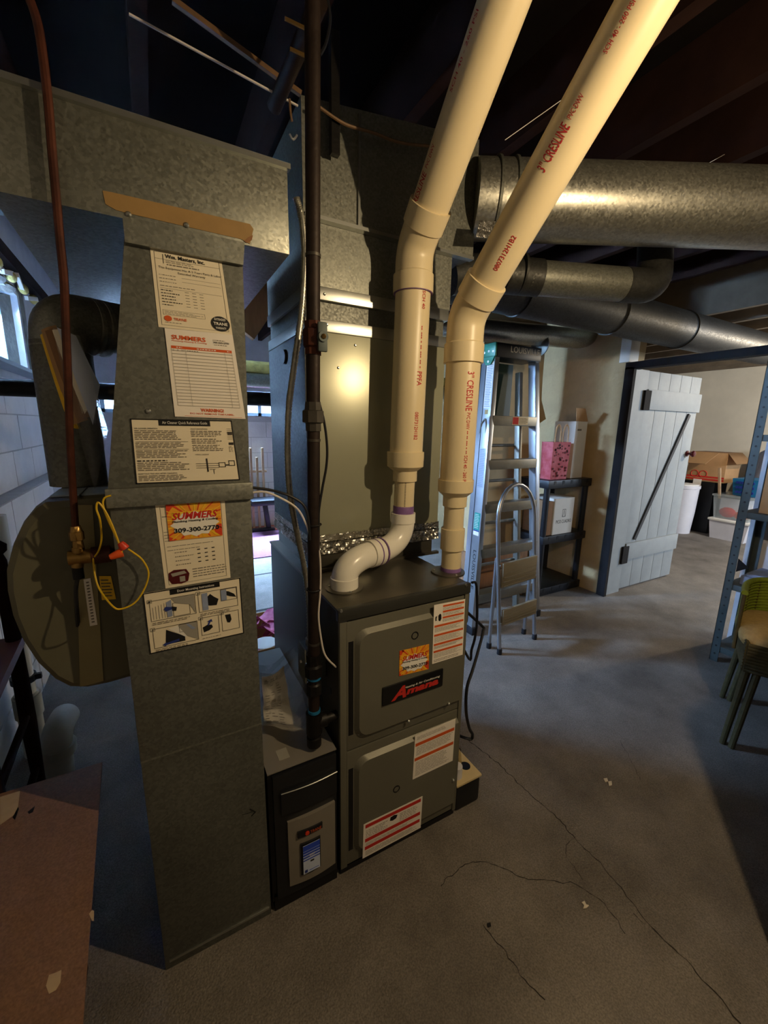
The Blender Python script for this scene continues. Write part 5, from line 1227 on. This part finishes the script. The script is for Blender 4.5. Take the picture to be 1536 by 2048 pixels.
MB().tube(fillet([V((cl0.x-.005, cl0.y+.02, 0)), V((cl0.x+.005, cl0.y+.03, zz-.03)), V((cl0.x+.012, cl0.y+.16, zz-.05))], .08, 8), .050, 24).build('elbow', 'pvc_dirty', cw, 60)
MB().tube([V((cl0.x+.004, cl0.y+.03, zz*.45)), V((cl0.x+.005, cl0.y+.03, zz*.62))], .058, 24).build('hub', 'pvc_dirty', cw, 60)
bpi = tag(MB().cyl((-.69, 2.25, 1.497), (1.6, 2.25, 1.497), .034, n=16).build('black_pipe', 'black_iron'), 'long straight black iron pipe behind the return duct', 'pipe')
sp_ = thing('silver_pipe', 'bright metal pipe behind the furnace near the ceiling window', 'pipe', (.9, 3.4, 1.65))
MB().cyl((.3, 3.4, 1.70), (2.6, 3.4, 1.70), .055, n=24).build('pipe', 'galv_bright', sp_); MB().box(.5, .52, 3.4, 3.404, 1.75, CE).build('hanger', 'galv_dull', sp_); MB().cyl((.3, 3.4, 1.80), (2.6, 3.4, 1.80), .045, n=16).build('insulation', 'insul_yellow', sp_)
p, q = at(560, 560, 1, 1.9), at(488, 665, 1, 1.9); p = p+(p-q)*2.2
tag(MB().obox((p+q)/2, ((q-p).length, .04, .09), q-p, (0, 1, 0)).build('wood_brace', 'wood_brown'), 'warm brown wooden brace between duct and plenum', 'brace')
tag(MB().box(.0, .46, 2.45, 2.62, 1.56, 1.74, .003).box(.2, .22, 2.53, 2.533, 1.74, CE).build('cross_duct', 'galv'), 'short bluish box duct seen behind the return duct', 'duct')
# gym bench, rack and rugs at the back
gbn = thing('weight_bench', 'black padded weight bench in front of the back wall', 'bench', (1.0, 4.9, 0))
pb = at(527, 1062, 2, 0)
MB().box(pb.x-.16, pb.x+.14, pb.y-.05, pb.y+.05, 0, .04, .006).build('base', 'black_paint', gbn)
MB().obox((pb.x+.05, pb.y, .2), (.055, .06, .34), (1, 0, .12), (0, 1, 0), .004).build('post', 'black_paint', gbn)
MB().box(pb.x-.16, pb.x+.20, pb.y-.15, pb.y+.15, .36, .43, .02).build('pad', 'black_plastic', gbn)
tag(MB().box(.3, 1.7, 5.28, 5.56, .0005, .012, .003).build('red_rug', 'rug_red'), 'orange red rug along the back wall', 'rug')
tag(MB().box(.55, 1.5, 4.2, 5.26, .0005, .010, .003).build('purple_mat', 'rug_purple'), 'purple exercise mat under the weight bench', 'mat')
dr = thing('drying_rack', 'pale wooden slatted rack against the back block wall', 'rack', (1.05, 5.5, 0))
for k in range(6): MB().box(.82+k*.075, .85+k*.075, 5.46, 5.48, .013, .95+.12*(k % 2), .003).build('slat', 'wood_pale', dr)
for z in (.3, .75): MB().box(.80, 1.26, 5.482, 5.50, z, z+.03, .003).build('rail', 'wood_pale', dr)
tag(MB().sphere((.905, 5.40, 1.09), .06, 14, (1, 1, 1.1)).cyl((.905, 5.40, .98), (.905, 5.40, 1.04), .02).build('round_finial', 'wood_pale'), 'pale round knob above the slatted rack', 'knob')

# ================================================================ overhead clutter
mb = None
def strip(pxa, pxb, plane, w_, h_, m, nm, lab, cat, grp=None):
    a, b_ = at(*pxa, 1, plane), at(*pxb, 1, plane); d = b_-a
    tag(MB().obox((a+b_)/2, (d.length, w_, h_), d, (0, 1, 0)).build(nm, m), lab, cat, grp)
strip((345, 0), (602, 188), 1.30, .012, .012, 'wire_brown', 'old_cable', 'pale old cloth cable stapled under the joists', 'cable')
strip((258, 28), (596, 212), 1.26, .004, .004, 'wire_white', 'bell_wire', 'thin white bell wire crossing under the joists', 'wire')
kk = smooth_path(px_path([(579, 198), (581, 225), (584, 243)], 1.2), 4); tag(MB().tube(kk, .003, 6).build('wire_hook', 'wire_brown'), 'bent tan wire hook hanging by the gas pipe', 'hook')
kk = smooth_path(px_path([(579, 268), (586, 279), (594, 270)], 1.2), 4); tag(MB().tube(kk, .003, 6).build('wire_hook', 'galv_edge'), 'small shiny wire loop below the tan hook', 'hook')
a, b_ = at(640, 0, 1, 1.02), at(548, 215, 1, 1.30)
tag(MB().cyl(a, b_, .019, n=14).build('old_gas_branch', 'iron_rust'), 'rusty slanted iron pipe under the joists', 'pipe')
for (x, y), lab in (((600, 105), 'metal pipe strap nailed above the slanted iron pipe'), ((590, 45), 'small brass tab nailed to the joist')):
    p = at(x, y, 1, 1.05); tag(MB().box(p.x-.022, p.x+.022, p.y, p.y+.004, p.z-.003, p.z+.003).build('pipe_strap', 'brass'), lab, 'strap')
kk = smooth_path(px_path([(655, 0), (660, 40), (652, 85), (640, 110)], 1.1), 5); tag(MB().tube(kk, .004, 6).build('loose_cable', 'wire_black'), 'black loose cable curling down from the joists', 'cable')
p = at(668, 330, 1, CY-.03); hk = MB().box(p.x-.012, p.x+.012, CY-.045, CY-.026, p.z+.02, p.z+.30).build('duct_hanger', 'black_iron')
tag(hk, 'dark strap hanger in front of the plenum top', 'hanger')
lth = smooth_path(px_path([(640, 215), (690, 248), (745, 265), (800, 285), (858, 292)], 1.20), 5)
tag(MB().tube(lth, .004, 6).build('lath_strip', 'wire_brown'), 'thin curved wooden lath strip along the plenum top', 'strip')
for a, b_, lab in (((1010, 280), (1130, 195), 'thin cobweb strand beside the cream pipe'), ((1410, 330), (1536, 262), 'thin cobweb strand above the shiny duct')):
    tag(MB().tube(px_path([a, b_], 1.0), .0009, 5).build('cobweb', 'wire_white'), lab, 'cobweb')
MB().box(2.2, 2.29, -1.5, 5.7, CE-.24, CE-.02)
bm_ = struct(MB().box(-.7, 3.2, .38, .46, CE-.30, CE-.22).build('trim_6', 'wood_dark'))

# litter on the floor
random.seed(17)
for px, lab in (([(1163, 1806), (1169, 1803), (1172, 1810), (1178, 1812), (1173, 1817), (1166, 1818), (1168, 1812)], 'star shaped pale paper scrap on the concrete floor'),
                ([(1207, 1558), (1214, 1557), (1216, 1563), (1210, 1565)], 'tiny white scrap near the floor crack'),
                ([(1216, 1564), (1223, 1563), (1224, 1571), (1218, 1573)], 'white lint tuft next to the tiny scrap'),
                ([(974, 1848), (981, 1846), (982, 1853), (976, 1855)], 'small black chip on the concrete floor')):
    q = [at(x, y, 2, .002) for x, y in px]
    tag(MB().prism(q, (0, 0, .003)).build('floor_scrap', 'ink_black' if 'black' in lab else 'chip'), lab, 'scrap')
# metal cabinet out of the frame on the right (its edge throws the long floor shadow)
cb = thing('steel_cabinet', 'grey steel cabinet standing right of the camera', 'cabinet', (1.75, -.4, 0))
MB().box(1.26, 2.10, -.95, .165, 0, 1.47, .004).build('cabinet_body', 'grey_paint_dark', cb)
MB().box(1.245, 1.259, -.93, -.40, .06, 1.43, .003).build('door', 'grey_paint_dark', cb); MB().box(1.245, 1.259, -.39, .15, .06, 1.43, .003).build('door', 'grey_paint_dark', cb)
MB().box(1.225, 1.244, -.44, -.42, .7, .85, .003).build('handle', 'galv_edge', cb)
